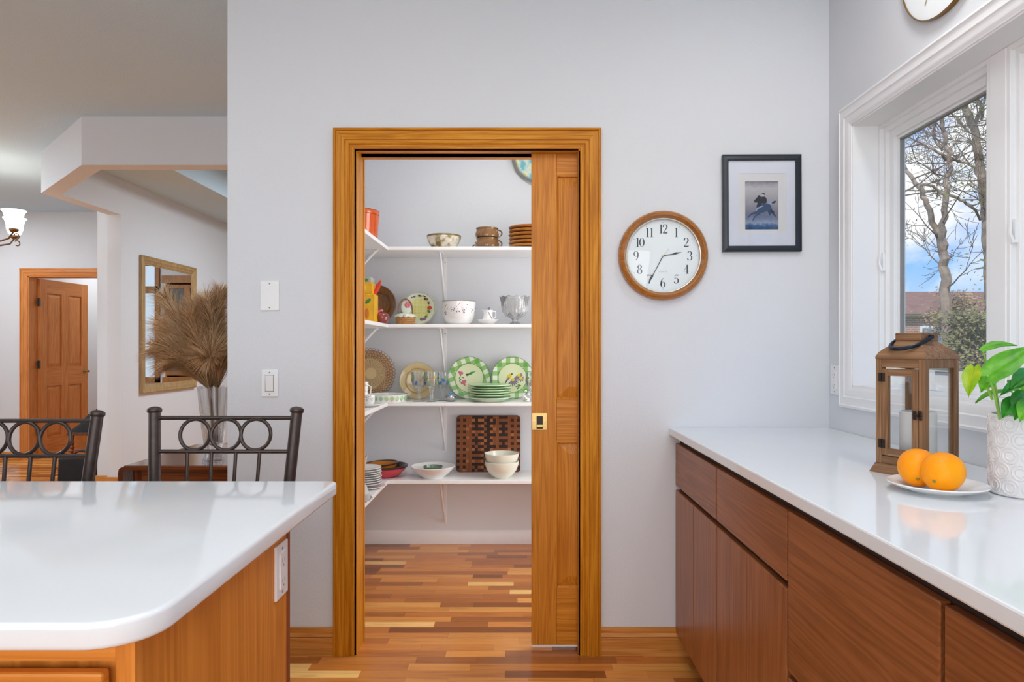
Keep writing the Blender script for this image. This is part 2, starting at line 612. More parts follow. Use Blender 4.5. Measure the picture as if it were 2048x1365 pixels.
# ---- pantry walls
struct(B(-1.20, -1.09, WB, 4.35, 0, CH).build('wall_pantry_left', M_wall))
struct(B(-1.20, 1.42, 4.234, 4.35, 0, CH).build('wall_pantry_back', M_wall), 'pale grey rear wall of the pantry')
struct(B(1.0, 1.42, WB, 4.234, 0, CH).build('wall_pantry_right', M_wall))
w4 = struct(B(0.985, 1.0, 3.02, 3.70, 1.91, 1.97).build('invented_window', M_white))  # made-up window around the added pantry fill, hidden behind the door
for a in ((3.02, 3.05, 0.38, 1.91), (3.67, 3.70, 0.38, 1.91), (3.02, 3.70, 0.33, 0.39)):
    B(0.98, 1.0, *a).build('invented_frame', M_white, w4)
bp = MB()
bp.prism([(4.234, 0), (4.220, 0), (4.220, 0.072), (4.225, 0.08), (4.234, 0.085)], -1.09, 1.0, 'x')
struct(bp.build('baseboard_pantry', M_white), 'white baseboard at the foot of the pantry wall')

# ---- ceiling beam with a 45 degree bend, dining wall, hall wall, outer walls
BZ = 2.425
out = [(-1.2, 4.36), (-2.836, 4.36), (-3.66, 5.15), (-3.66, 5.98), (-3.54, 5.98), (-3.54, 5.2), (-2.786, 4.48), (-1.2, 4.48)]
struct(MB().prism(out, BZ, CH + 0.01).build('wall_header_beam', M_wall), 'grey bulkhead beam with an angled corner')
struct(B(-3.66, -3.54, 5.98, 9.3, 0, CH).build('wall_dining_left', M_wall), 'grey wall carrying the wood framed mirror')
struct(B(-3.80, -3.66, 6.06, 7.41, 0, CH).build('wall_hall_jog', M_wall))
DX0, DX1 = -5.41, -4.62
FY = 7.41
hb = MB()
hb.box(-5.74, DX0, FY, FY + 0.12, 0, CH)
hb.box(DX1, -3.8, FY, FY + 0.12, 0, CH)
hb.box(DX0, DX1, FY, FY + 0.12, 2.03, CH)
hb.box(-6.4, -5.74, FY, FY + 0.12, 0, 0.5)
hb.box(-6.4, -5.74, FY, FY + 0.12, 2.45, CH)
struct(hb.build('wall_hall', M_wall), 'grey hall wall around the far oak door')
struct(B(-6.4, -6.28, -2.7, 7.53, 0, CH).build('wall_left', M_wall))
struct(B(-6.4, 1.42, -2.7, -2.58, 0, CH).build('wall_rear', M_wall))
struct(B(-5.72, -3.7, 9.75, 9.85, 0, CH).build('wall_far_room', M_wall), 'pale wall of the room behind the far door')
struct(B(-5.76, -5.66, FY + 0.12, 9.85, 0, CH).build('wall_far_room_left', M_wall))
struct(B(-3.9, -3.66, FY + 0.02, 9.85, 0, CH).build('wall_far_room_right', M_wall))
# dining far wall with a window seen in the mirror
QX0, QX1, QZ0, QZ1 = -2.10, -0.7, 0.76, 2.45
db = MB()
db.box(-3.54, QX0, 9.3, 9.42, 0, CH)
db.box(QX1, 1.5, 9.3, 9.42, 0, CH)
db.box(QX0, QX1, 9.3, 9.42, 0, QZ0)
db.box(QX0, QX1, 9.3, 9.42, QZ1, CH)
struct(db.build('wall_dining_far', M_wall))
struct(B(1.3, 1.42, 4.35, 9.42, 0, CH).build('wall_dining_right', M_wall))
w3 = struct(B(QX0, QX0 + 0.06, 9.27, 9.36, QZ0, QZ1).build('window_3', M_dark_oak))
for a in ((QX1 - 0.06, QX1, QZ0, QZ1), (QX0, QX1, QZ0, QZ0 + 0.07), (QX0, QX1, QZ1 - 0.07, QZ1), (QX0, QX1, 2.0, 2.09), (-1.45, -1.38, QZ0, QZ1)):
    B(a[0], a[1], 9.27, 9.36, a[2], a[3]).build('window_bar', M_dark_oak, w3)
B(QX0, QX1, 9.315, 9.32, QZ0, QZ1).build('pane', M_pane, w3)
w2 = struct(B(-5.80, -5.74, FY - 0.02, FY + 0.08, 0.5, 2.45).build('window_2', M_fdoor_z), 'hall window at the left edge of the photo')
B(-6.28, -5.80, FY + 0.03, FY + 0.036, 0.5, 2.45).build('pane', M_pane, w2)
B(-6.28, -5.80, FY, FY + 0.07, 1.9, 1.97).build('window_bar', M_fdoor_x, w2)

# baseboards of the hall
for nm, a in (('baseboard_jog', (-3.81, -3.655, 6.045, 6.06, 0, 0.085)), ('baseboard_header', (-3.675, -3.53, 5.965, 5.98, 0, 0.085)),
              ('baseboard_dining', (-3.54, -3.525, 5.97, 9.3, 0, 0.085)), ('baseboard_hall', (-5.74, -5.50, FY - 0.015, FY, 0, 0.085))):
    struct(B(*a).build(nm, M_base_x, bevel=0.003))

# ---- mitred mouldings
def casing_piece(prof, a, b, inward, face, m0, m1):
    """prof: (u across from the outer edge, d proud). a->b run along the outer edge; inward, face unit vectors.
    m0/m1: 1 for a mitre at that end."""
    a, b, inward, face = Vector(a), Vector(b), Vector(inward), Vector(face)
    d = (b - a).normalized()
    n = len(prof)
    v = [a + inward * u + face * h + d * (u * m0) for u, h in prof] + [b + inward * u + face * h - d * (u * m1) for u, h in prof]
    mb = MB()
    fs = [tuple(range(n)), tuple(range(n, 2 * n))[::-1]] + [((i + 1) % n, i, n + i, n + (i + 1) % n) for i in range(n)]
    return mb.add(v, fs)


CASP = [(0, 0), (0, 0.020), (0.009, 0.023), (0.011, 0.014), (0.014, 0.0135), (0.030, 0.019), (0.046, 0.020), (0.048, 0.012), (0.052, 0.0115),
        (0.062, 0.0165), (0.065, 0.009), (0.069, 0.009), (0.074, 0.0125), (0.080, 0.012), (0.083, 0.006), (0.089, 0.006), (0.089, 0)]
CW = 0.089
trim = struct(casing_piece(CASP, (OX0 - CW, WY, 0), (OX0 - CW, WY, OZ + CW), (1, 0, 0), (0, -1, 0), 0, 1).build('trim_1', M_oak_z), 'honey oak moulded casing around the pantry doorway')
casing_piece(CASP, (OX1 + CW, WY, 0), (OX1 + CW, WY, OZ + CW), (-1, 0, 0), (0, -1, 0), 0, 1).build('side_casing', M_oak_z, trim)
casing_piece(CASP, (OX0 - CW, WY, OZ + CW), (OX1 + CW, WY, OZ + CW), (0, 0, -1), (0, -1, 0), 1, 1).build('head_casing', M_oak_x, trim)
B(OX0 - 0.02, OX0 + 0.001, WY - 0.006, WB + 0.003, 0, OZ + 0.02).build('door_jamb', M_oak_z, trim)
for y0, y1 in ((WY - 0.006, WY + 0.03), (WB - 0.03, WB + 0.003)):
    B(OX1 - 0.001, OX1 + 0.02, y0, y1, 0, OZ).build('split_jamb', M_oak_z, trim)
    B(OX0, OX1, y0, y1, OZ - 0.001, OZ + 0.02).build('split_head', M_oak_x, trim)
B(OX0, OX1, WY + 0.03, WB - 0.03, OZ + 0.035, OZ + 0.059).build('door_track', M_darkmetal, trim)
B(OX0 - 0.001, OX0 + 0.004, WB, WB + 0.018, 0, OZ + 0.01).build('back_casing', M_oak_z, trim)

# ---- oak baseboards on the wall with the pantry door
BASEP = [(0, 0), (0, 0.007), (0.003, 0.011), (0.012, 0.012), (0.022, 0.010), (0.030, 0.014), (0.036, 0.015), (0.039, 0.010), (0.043, 0.014), (0.112, 0.015), (0.112, 0)]
for nm, x0, x1, lb in (('baseboard_back_left', WLX, OX0 - CW, 'oak baseboard left of the pantry doorway'), ('baseboard_back_right', OX1 + CW, 0.70, 'oak baseboard between doorway and cherry cabinets')):
    struct(casing_piece(BASEP, (x0, WY, 0.112), (x1, WY, 0.112), (0, 0, -1), (0, -1, 0), 0, 0).build(nm, M_base_x), lb)

# ---- the pocket door
DY0, DY1 = 2.737, 2.772
dz = lambda py: PZ(py, DY0)
dx0 = PX(1063, DY0)
DW = 0.86
zt, zb = 2.045, 0.022
p1t, p1b, p2t, p2b = dz(351), dz(798), dz(885), dz(1176)
st = PX(1113, DY0) - dx0
door = struct(B(dx0, dx0 + st, DY0, DY1, zb, zt).build('door_1', M_door_z, bevel=0.0015), 'oak pocket door with raised panels, half slid into the wall')
mid0, mid1 = dx0 + DW / 2 - 0.05, dx0 + DW / 2 + 0.05
B(dx0 + DW - st, dx0 + DW, DY0, DY1, zb, zt).build('stile', M_door_z, door)
for z0, z1 in ((p2b, p2t), (p1b, p1t)):
    B(mid0, mid1, DY0, DY1, z0, z1).build('stile', M_door_z, door)
for z0, z1 in ((p1t, zt), (p2t, p1b), (zb, p2b)):
    B(dx0 + st + 0.0006, dx0 + DW - st, DY0 + 0.0003, DY1, z0, z1).build('rail', M_door_x, door, bevel=0.001)
for x0, x1 in ((dx0 + st, mid0), (mid1, dx0 + DW - st)):
    for z0, z1 in ((p1b, p1t), (p2b, p2t)):
        pb = MB()
        a, g = 0.010, 0.048
        yy, y2 = DY0 + 0.012, DY0 + 0.002
        o_ = [(x0, yy, z0), (x1, yy, z0), (x1, yy, z1), (x0, yy, z1)]
        i_ = [(x0 + g, y2, z0 + g), (x1 - g, y2, z0 + g), (x1 - g, y2, z1 - g), (x0 + g, y2, z1 - g)]
        pb.add(o_ + i_, [(4, 5, 6, 7)] + [(i, (i + 1) % 4, 4 + (i + 1) % 4, 4 + i) for i in range(4)])
        pb.box(x0, x1, yy, DY1 - 0.008, z0, z1)
        pb.build('panel', M_door_z, door, sharp=8)
        # sticking bead round the panel
        bd = MB()
        for q0, q1 in (((x0, z0), (x1, z0)), ((x1, z0), (x1, z1)), ((x1, z1), (x0, z1)), ((x0, z1), (x0, z0))):
            bd.tube([(q0[0], DY0 + 0.007, q0[1]), (q1[0], DY0 + 0.007, q1[1])], 0.0065, 6)
        bd.build('panel_bead', M_door_z, door)
lz = dz(843.5)
lx = dx0 + 0.0325
lat = MB()
for a in ((lx - 0.030, lx - 0.012, lz - 0.034, lz + 0.034), (lx + 0.014, lx + 0.030, lz - 0.034, lz + 0.034), (lx - 0.012, lx + 0.014, lz + 0.022, lz + 0.034), (lx - 0.012, lx + 0.014, lz - 0.034, lz - 0.030)):
    lat.box(a[0], a[1], DY0 - 0.003, DY0 + 0.002, a[2], a[3])
pl = lat.build('pull_plate', M_brass, door)
pl['label'] = 'polished brass flush pull on the pocket door'
B(lx - 0.012, lx + 0.014, DY0 - 0.0005, DY0 + 0.001, lz - 0.030, lz + 0.022).build('pull_recess', M_darkmetal, pl)
MB().tube([(lx - 0.011, DY0 - 0.002, lz - 0.018), (lx + 0.013, DY0 - 0.002, lz - 0.018)], 0.009, 10).build('finger_pull', M_brass, pl)
for sx in (-0.021, 0.022):
    MB().lathe([(0, 0.0015), (0.003, 0.001), (0.0035, 0)], 10).build('screw', M_steel, pl, (lx + sx, DY0 - 0.003, lz), (PI / 2, 0, 0))
B(dx0, dx0 + 0.6, DY0 + 0.002, DY1 - 0.002, 0.014, 0.022).build('bottom_edge', M_shelf, door)

# ---- kitchen window: casing, deep reveal, casements
WCAS = [(0, 0), (0, 0.016), (0.008, 0.019), (0.012, 0.015), (0.020, 0.0145), (0.040, 0.017), (0.044, 0.013), (0.066, 0.013), (0.072, 0.009), (0.080, 0.008), (0.080, 0)]
cw = 0.08
win = struct(casing_piece(WCAS, (RX, WYA + cw, WZ0 - cw), (RX, WYA + cw, WZ1 + cw), (0, -1, 0), (-1, 0, 0), 1, 1).build('window_1', M_white), 'white kitchen window with deep reveal looking out on bare trees')
casing_piece(WCAS, (RX, WYB - cw, WZ1 + cw), (RX, WYB - cw, WZ0 - cw), (0, 1, 0), (-1, 0, 0), 1, 1).build('casing', M_white, win)
casing_piece(WCAS, (RX, WYA + cw, WZ1 + cw), (RX, WYB - cw, WZ1 + cw), (0, 0, -1), (-1, 0, 0), 1, 1).build('casing', M_white, win)
casing_piece(WCAS, (RX, WYB - cw, WZ0 - cw), (RX, WYA + cw, WZ0 - cw), (0, 0, 1), (-1, 0, 0), 1, 1).build('casing', M_white, win)
RXD = 1.341
for a in ((RX - 0.004, RXD + 0.02, WYA - 0.006, WYA + 0.002, WZ0, WZ1), (RX - 0.004, RXD + 0.02, WYB - 0.002, WYB + 0.006, WZ0, WZ1),
          (RX - 0.004, RXD + 0.02, WYB, WYA, WZ1 - 0.006, WZ1 + 0.002), (RX - 0.004, RXD + 0.02, WYB, WYA, WZ0 - 0.002, WZ0 + 0.006)):
    B(*a).build('jamb_board', M_white, win, bevel=0.001)
lights_ = [(WYA - 0.006, 1.874), (1.874, 1.24), (1.24, WYB + 0.006)]
fz0, fz1 = WZ0 + 0.006, WZ1 - 0.006
for k, (ya, yb) in enumerate(lights_):
    # stepped frame, then the sash, then the pane
    yA = ya if k == 0 else ya - 0.032
    yB = yb + 0.032 if k < 2 else yb
    for x0, x1, wv in ((RXD, RXD + 0.05, 0.014), (RXD + 0.014, RXD + 0.06, 0.030)):
        for a in ((yA - wv, yA, fz0, fz1), (yB, yB + wv, fz0, fz1), (yB + wv, yA - wv, fz1 - wv, fz1), (yB + wv, yA - wv, fz0, fz0 + wv)):
            B(x0, x1, a[0], a[1], a[2], a[3]).build('frame_step', M_vinyl, win, bevel=0.0015)
    s0, s1 = yA - 0.029, yB + 0.029
    sz0, sz1 = fz0 + 0.029, fz1 - 0.029
    sw = 0.028
    for x0, x1, wv, m_ in ((RXD + 0.028, RXD + 0.07, sw, M_vinyl), (RXD + 0.040, RXD + 0.066, sw + 0.008, M_vinyl)):
        for a in ((s0 - wv, s0, sz0, sz1), (s1, s1 + wv, sz0, sz1), (s1 + wv, s0 - wv, sz1 - wv, sz1), (s1 + wv, s0 - wv, sz0, sz0 + wv)):
            B(x0, x1, a[0], a[1], a[2], a[3]).build('sash_rail', m_, win, bevel=0.002)
    gi = sw + 0.007
    for a in ((s0 - gi - 0.006, s0 - gi, sz0 + gi, sz1 - gi), (s1 + gi, s1 + gi + 0.006, sz0 + gi, sz1 - gi), (s1 + gi, s0 - gi, sz1 - gi - 0.006, sz1 - gi), (s1 + gi, s0 - gi, sz0 + gi, sz0 + gi + 0.006)):
        B(RXD + 0.046, RXD + 0.060, *a).build('gasket', M_slot, win)
    B(RXD + 0.050, RXD + 0.054, s1 + sw, s0 - sw, sz0 + sw, sz1 - sw).build('pane', M_pane, win)
    # lock lever on the far side, crank housing on the sill rail
    lk = MB().box(RXD + 0.006, RXD + 0.014, yA - 0.024, yA - 0.016, 1.52, 1.585)
    lk.tube([(RXD + 0.004, yA - 0.02, 1.52), (RXD - 0.006, yA - 0.022, 1.545), (RXD - 0.004, yA - 0.022, 1.575)], [0.006, 0.005, 0.003], 6)
    lk.build('lock_lever', M_vinyl, win)
    B(RXD - 0.004, RXD + 0.03, (s0 + s1) / 2 - 0.06, (s0 + s1) / 2 + 0.06, fz0, fz0 + 0.022).build('crank_housing', M_vinyl, win, bevel=0.004)
    if k < 2:
        B(RXD - 0.002, RXD + 0.06, yb - 0.032, yb + 0.032, fz0, fz1).build('mullion', M_vinyl, win, bevel=0.003)
B(RXD + 0.0265, RXD + 0.028, 2.12, 2.20, fz0 + 0.05, fz0 + 0.062).build('rating_label', mat('grey_label', S(120, 130, 138), 0.5), win)

# ---- far oak door in the hall
FCAS = [(0, 0), (0, 0.018), (0.012, 0.02), (0.014, 0.015), (0.045, 0.018), (0.048, 0.014), (0.075, 0.012), (0.085, 0.008), (0.085, 0)]
ft = struct(casing_piece(FCAS, (DX0 - 0.085, FY, 0), (DX0 - 0.085, FY, 2.115), (1, 0, 0), (0, -1, 0), 0, 1).build('trim_2', M_fdoor_z), 'oak casing around the far hall doorway')
casing_piece(FCAS, (DX1 + 0.085, FY, 0), (DX1 + 0.085, FY, 2.115), (-1, 0, 0), (0, -1, 0), 0, 1).build('side_casing', M_fdoor_z, ft)
casing_piece(FCAS, (DX0 - 0.085, FY, 2.115), (DX1 + 0.085, FY, 2.115), (0, 0, -1), (0, -1, 0), 1, 1).build('head_casing', M_fdoor_x, ft)
B(DX0 - 0.01, DX0 + 0.012, FY - 0.005, FY + 0.125, 0, 2.03).build('door_jamb', M_fdoor_z, ft)
B(DX0, DX1, FY - 0.005, FY + 0.125, 2.018, 2.035).build('head_jamb', M_fdoor_x, ft)
# leaf in local coordinates: x along the leaf, -y the face we see, hinge at origin
fd = struct(B(0, 0.11, 0, 0.035, 0.012, 2.015).build('door_2', M_fdoor_z, None, (DX0 + 0.035, FY + 0.13, 0), (0, 0, math.radians(87))), 'oak four panel door standing open in the far hall')
LW = 0.78
B(LW - 0.11, LW, 0, 0.035, 0.012, 2.015).build('stile', M_fdoor_z, fd)
B(LW / 2 - 0.05, LW / 2 + 0.05, 0, 0.035, 0.2, 1.9).build('stile', M_fdoor_z, fd)
for z0, z1 in ((0.012, 0.22), (0.80, 1.02), (1.86, 2.015)):
    B(0.11, LW - 0.11, 0.0004, 0.0346, z0, z1).build('rail', M_fdoor_x, fd)
for x0, x1 in ((0.11, LW / 2 - 0.05), (LW / 2 + 0.05, LW - 0.11)):
    for z0, z1 in ((0.22, 0.80), (1.02, 1.86)):
        pb = MB()
        g, yy, y2 = 0.04, 0.013, 0.003
        o_ = [(x0, yy, z0), (x1, yy, z0), (x1, yy, z1), (x0, yy, z1)]
        i_ = [(x0 + g, y2, z0 + g), (x1 - g, y2, z0 + g), (x1 - g, y2, z1 - g), (x0 + g, y2, z1 - g)]
        pb.add(o_ + i_, [(4, 5, 6, 7)] + [(i, (i + 1) % 4, 4 + (i + 1) % 4, 4 + i) for i in range(4)])
        pb.box(x0, x1, yy, 0.03, z0, z1)
        pb.build('panel', M_fdoor_z, fd, sharp=8)
kn = MB().lathe([(0, 0.06), (0.012, 0.06), (0.014, 0.045), (0.006, 0.04), (0.006, 0.008), (0.024, 0.006), (0.025, 0)], 16)
kn.build('door_knob', M_brass, fd, (LW - 0.055, 0, 0.95), (PI / 2, 0, 0))
for hz in (0.3, 1.05, 1.75):
    h = MB().tube([(0, 0, hz - 0.045), (0, 0, hz + 0.045)], 0.009, 8)
    h.box(-0.03, 0.0, 0.002, 0.006, hz - 0.045, hz + 0.045)
    h.build('hinge', M_bronze, fd, (-0.006, -0.006, 0))

# ================================================================== KITCHEN RUN ON THE RIGHT
CTOP = 0.914
CFX = PX(1338, WY)
CBX = PX(1350, WY)
wt = MB().prism([(CFX, -0.6), (RX - .001, -0.6), (RX - .001, WY - .001), (CFX, WY - .001)], CTOP - 0.03, CTOP)
tag(wt.build('worktop', M_quartz, bevel=0.004), 'long glossy white quartz worktop along the window wall', 'worktop')
units = [(2.695, 2.137, 'cherry base cabinet in the corner beside the oak baseboard'),
         (2.137, 1.576, 'cherry base cabinet with two doors, second from the pantry wall'),
         (1.576, 0.999, 'cherry base cabinet of deep drawers under the lantern'),
         (0.999, 0.42, 'cherry drawer cabinet nearest the lower right corner')]
G = 0.004
for k, (ya, yb, lb) in enumerate(units):
    cz = CBX + 0.02
    t = thing('base_cabinet', lb, 'cabinet', ((CBX + RX) / 2, (ya + yb) / 2, 0), group='cherry base cabinets')
    ox, oy = (CBX + RX) / 2, (ya + yb) / 2
    bd = MB().box(cz - ox, RX - 0.02 - ox, yb - oy, ya - oy, 0.094, CTOP - 0.031).box(cz + 0.06 - ox, RX - 0.02 - ox, yb - oy, ya - oy, 0, 0.094)
    bd.build('carcass', M_cab_dark, t)

    def front(nm, y0, y1, z0, z1, m_):
        return B(CBX - ox, cz - ox, y0 - oy, y1 - oy, z0, z1).build(nm, m_, t, bevel=0.003)
    if k < 2:
        front('drawer_front', yb + G, ya - G, 0.684, 0.853, M_cab_y)
        mid = (ya + yb) / 2
        for y0, y1 in ((yb + G, mid - 0.0015), (mid + 0.0015, ya - G)):
            front('cabinet_door', y0, y1, 0.096, 0.666, M_cab_z)
    else:
        for z0, z1 in ((0.478, 0.853), (0.096, 0.462)):
            front('drawer_front', yb + G + 0.004, ya - G, z0, z1, M_cab_y)

# ================================================================== ISLAND
IX1, IY0, IY1 = -0.434, 0.775, 1.615
def rounded(x0, x1, y0, y1, rs, n=10):
    """rs: radii at (x0,y0),(x1,y0),(x1,y1),(x0,y1)"""
    pts = []
    for (cx, cy, r, a0) in ((x0 + rs[0], y0 + rs[0], rs[0], PI), (x1 - rs[1], y0 + rs[1], rs[1], 1.5 * PI), (x1 - rs[2], y1 - rs[2], rs[2], 0), (x0 + rs[3], y1 - rs[3], rs[3], 0.5 * PI)):
        for i in range(n + 1):
            a = a0 + PI / 2 * i / n
            pts.append((cx + r * math.cos(a), cy + r * math.sin(a)))
    return pts


def slab(pts, z0, z1, e, seg=4):
    """polygon slab with rounded top and bottom edges (pts ccw)"""
    n = len(pts)
    cx = sum(p[0] for p in pts) / n
    rings = []
    for i in range(seg + 1):
        a = PI / 2 * i / seg
        rings.append((e * (1 - math.sin(a)), z0 + e * (1 - math.cos(a))))
    for i in range(seg + 1):
        a = PI / 2 * i / seg
        rings.append((e * (1 - math.cos(a)), z1 - e * (1 - math.sin(a))))
    v = []
    for inset, zz in rings:
        for i, p in enumerate(pts):
            a_, b_ = Vector(pts[i - 1]), Vector(pts[(i + 1) % n])
            d = (b_ - a_).normalized()
            nrm = Vector((d.y, -d.x))
            v.append((p[0] - nrm.x * inset, p[1] - nrm.y * inset, zz))
    fs = [tuple(range(n))[::-1], tuple(range((len(rings) - 1) * n, len(rings) * n))]
    for r in range(len(rings) - 1):
        for i in range(n):
            j = (i + 1) % n
            fs.append((r * n + i, r * n + j, (r + 1) * n + j, (r + 1) * n + i))
    return MB().add(v, fs)


tag(slab(rounded(-2.25, IX1, IY0, IY1, (0.07, 0.075, 0.014, 0.014), 12), CTOP - 0.033, CTOP, 0.007).build('island_worktop', M_quartz), 'white quartz island worktop with a rounded front corner', 'worktop')
BX1, BY0, BY1 = -0.475, 0.832, 1.40
it = thing('island_cabinet', 'honey maple island cabinet under the rounded white worktop', 'cabinet', (-1.3, 1.1, 0))
def ib(nm, x0, x1, y0, y1, z0, z1, m_, bv=0.0):
    return B(x0 + 1.3, x1 + 1.3, y0 - 1.1, y1 - 1.1, z0, z1).build(nm, m_, it, bevel=bv)
ib('carcass', -2.15, BX1 - 0.012, BY0 + 0.012, BY1 - 0.02, 0.0, CTOP - 0.033, M_isl_z)
ib('end_panel', BX1 - 0.012, BX1 - 0.002, BY0 + 0.02, BY1 - 0.019, 0.0, CTOP - 0.034, M_isl_z)
ib('back_panel', -2.15, BX1, BY1 - 0.019, BY1, 0.0, CTOP - 0.034, M_isl_red, 0.002)
ib('corner_stile', BX1 - 0.024, BX1, BY0, BY0 + 0.02, 0.0, CTOP - 0.034, M_isl_z, 0.001)
ib('face_rail', -2.15, BX1 - 0.024, BY0, BY0 + 0.02, 0.845, CTOP - 0.034, M_isl_x)
dzt = 0.838
dp = ib('cabinet_door', -1.05, BX1 - 0.03, BY0 - 0.018, BY0, 0.12, dzt, M_isl_x, 0.004)
pb = MB()
x0, x1, z0, z1, yy, g = -1.0 + 1.3, BX1 - 0.085 + 1.3, 0.17, dzt - 0.045, BY0 - 1.1 - 0.018, 0.02
pb.add([(x0, yy, z0), (x1, yy, z0), (x1, yy, z1), (x0, yy, z1), (x0 + g, yy - 0.006, z0 + g), (x1 - g, yy - 0.006, z0 + g), (x1 - g, yy - 0.006, z1 - g), (x0 + g, yy - 0.006, z1 - g)],
       [(4, 5, 6, 7)] + [(i, (i + 1) % 4, 4 + (i + 1) % 4, 4 + i) for i in range(4)])
pb.build('raised_panel', M_isl_x, dp, sharp=8)


def outlet(name, label, loc, rot, w, h, parts, group=None):
    """plate in local xz, facing -y"""
    t = thing(name, label, 'wall plate', loc, rot=rot)
    B(-w / 2, w / 2, -0.006, 0, -h / 2, h / 2).build('cover_plate', M_plastic, t, bevel=0.0025)
    for s in (-1, 1):
        MB().lathe([(0, 0.0015), (0.0028, 0.001), (0.003, 0)], 10).build('screw', M_slot, t, (0, -0.0058, s * h * 0.40), (PI / 2, 0, 0))
    if parts == 'rocker':
        B(-0.0175, 0.0175, -0.0075, -0.004, -0.034, 0.034).build('surround', M_slot, t)
        MB().hexa([(-0.0155, -0.008, -0.0315), (0.0155, -0.008, -0.0315), (0.0155, -0.005, -0.0315), (-0.0155, -0.005, -0.0315)],
                  [(-0.0155, -0.012, 0.0315), (0.0155, -0.012, 0.0315), (0.0155, -0.005, 0.0315), (-0.0155, -0.005, 0.0315)]).build('rocker', M_plastic, t, bevel=0.001)
    if parts == 'duplex':
        B(-0.0165, 0.0165, -0.0085, -0.004, -0.036, 0.036).build('receptacle', M_plastic, t, bevel=0.001)
        for s in (-1, 1):
            for dx in (-0.006, 0.006):
                B(dx - 0.001, dx + 0.001, -0.0089, -0.008, s * 0.02 - 0.004, s * 0.02 + 0.004).build('slot', M_slot, t)
            MB().lathe([(0, 0.0005), (0.0022, 0.0004), (0.0024, 0)], 8).build('ground_hole', M_slot, t, (0, -0.0086, s * 0.02 - 0.010), (PI / 2, 0, 0))
    return t


outlet('outlet', 'white outlet on the end panel of the maple island', (BX1 - 0.002, 1.342, PZ(1140, 1.342)), (0, 0, PI / 2), 0.066, 0.108, 'duplex')
outlet('outlet', 'white outlet low on the wall beside the kitchen window', (RX, 2.642, PZ(760, 2.642)), (0, 0, -PI / 2), 0.066, 0.118, 'duplex')
outlet('blank_plate', 'blank white wall plate above the light switch', (PX(540, WY), WY, PZ(592, WY)), (0, 0, 0), 38 / 497, 60 / 497, None)
outlet('light_switch', 'white rocker light switch on the wall behind the chair', (PX(540, WY), WY, PZ(767, WY)), (0, 0, 0), 33 / 497, 54 / 497, 'rocker')

# ================================================================== METAL CHAIRS
def metal_chair(label, pl, pr, ytop, yrail, yrail2, Y, circ, spind):
    """pl, pr: pixel x of post tops; measured rail heights; chair back stands at Y"""
    xl, xr = PX(pl, Y), PX(pr, Y)
    cx = (xl + xr) / 2
    hw = (xr - xl) / 2
    zt = PZ(ytop, Y)
    z1, z2 = PZ(yrail, Y), PZ(yrail2, Y)
    t = thing('metal_chair', label, 'chair', (cx, Y, 0))
    seat_z = 0.60
    k = 0.028 / 0.23           # lean per metre of height
    sp = 0.015 / 0.23          # splay
    def bp(u, z):              # point on the back plane, u in -1..1
        dz_ = zt - z
        return Vector((u * (hw - sp * max(0, min(dz_, 0.55))), -k * min(dz_, 0.5), z))
    for u in (-1, 1):
        p = MB().tube([bp(u, zt), bp(u, zt - 0.2), bp(u, seat_z - 0.02), Vector((u * (hw - 0.02), -0.02, 0.0))], [0.0168, 0.0168, 0.016, 0.013], 18)
        post = p.build('back_post', M_bronze, t)
        d = bp(u, zt) - bp(u, zt - 0.1)
        q = d.to_track_quat('Z', 'Y')
        cp = MB().lathe([(0, 0.010), (0.010, 0.009), (0.0195, 0.004), (0.021, 0.0), (0.0205, -0.006), (0.0185, -0.009), (0.0165, -0.010)], 20)
        cp.xf(Matrix.Translation(bp(u, zt)) @ q.to_matrix().to_4x4())
        cp.build('post_cap', M_bronze, post)
    for zz in (z1, z2):
        MB().tube([bp(-1, zz), bp(1, zz)], 0.0062, 10).build('rail', M_bronze, t)
    rr = (z1 - z2) / 2
    for c in circ:
        x = PX(c, Y) - cx
        zc = (z1 + z2) / 2
        pts = []
        for i in range(32):
            a = 2 * PI * i / 32
            yv = bp(0, zc + (rr - 0.003) * math.sin(a)).y
            pts.append((x + 0.0445 * math.cos(a), yv, zc + (rr - 0.004) * math.sin(a)))
        MB().tube(pts, 0.0056, 8, closed=True).build('ring', M_bronze, t)
    for s in spind:
        x = PX(s, Y) - cx
        u = x / hw
        b0, b1 = bp(u, z2), bp(u, seat_z + 0.01)
        b1.x = b0.x * 0.9
        MB().tube([b0, b1], 0.0055, 8).build('spindle', M_bronze, t)
    for u in (-1, 1):
        MB().tube([(u * (hw - 0.03), -0.42, seat_z - 0.01), (u * (hw - 0.015), -0.44, 0.0)], [0.015, 0.012], 12).build('leg', M_bronze, t)
        MB().tube([(u * (hw - 0.03), -0.05, 0.25), (u * (hw - 0.02), -0.43, 0.25)], 0.007, 8).build('stretcher', M_bronze, t)
    MB().prism(rounded(-hw + 0.01, hw - 0.01, -0.44, -0.05, (0.05,) * 4, 6), seat_z - 0.03, seat_z).build('seat_frame', M_bronze, t, bevel=0.004)
    slab(rounded(-hw + 0.015, hw - 0.015, -0.435, -0.055, (0.05,) * 4, 6), seat_z, seat_z + 0.05, 0.02).build('seat_cushion', mat('seat_leather', S(120, 92, 70), 0.5), t)
    return t


metal_chair('dark bronze metal chair standing in front of the light switch wall', 309, 594, 820, 836, 902, 2.02, (393, 455, 514), (377, 427, 477, 526))
metal_chair('dark bronze metal chair at the left edge, in front of the far door', -92, 195, 827, 842, 911, 1.97, (-10, 53, 115), (-35, 18, 70, 120))

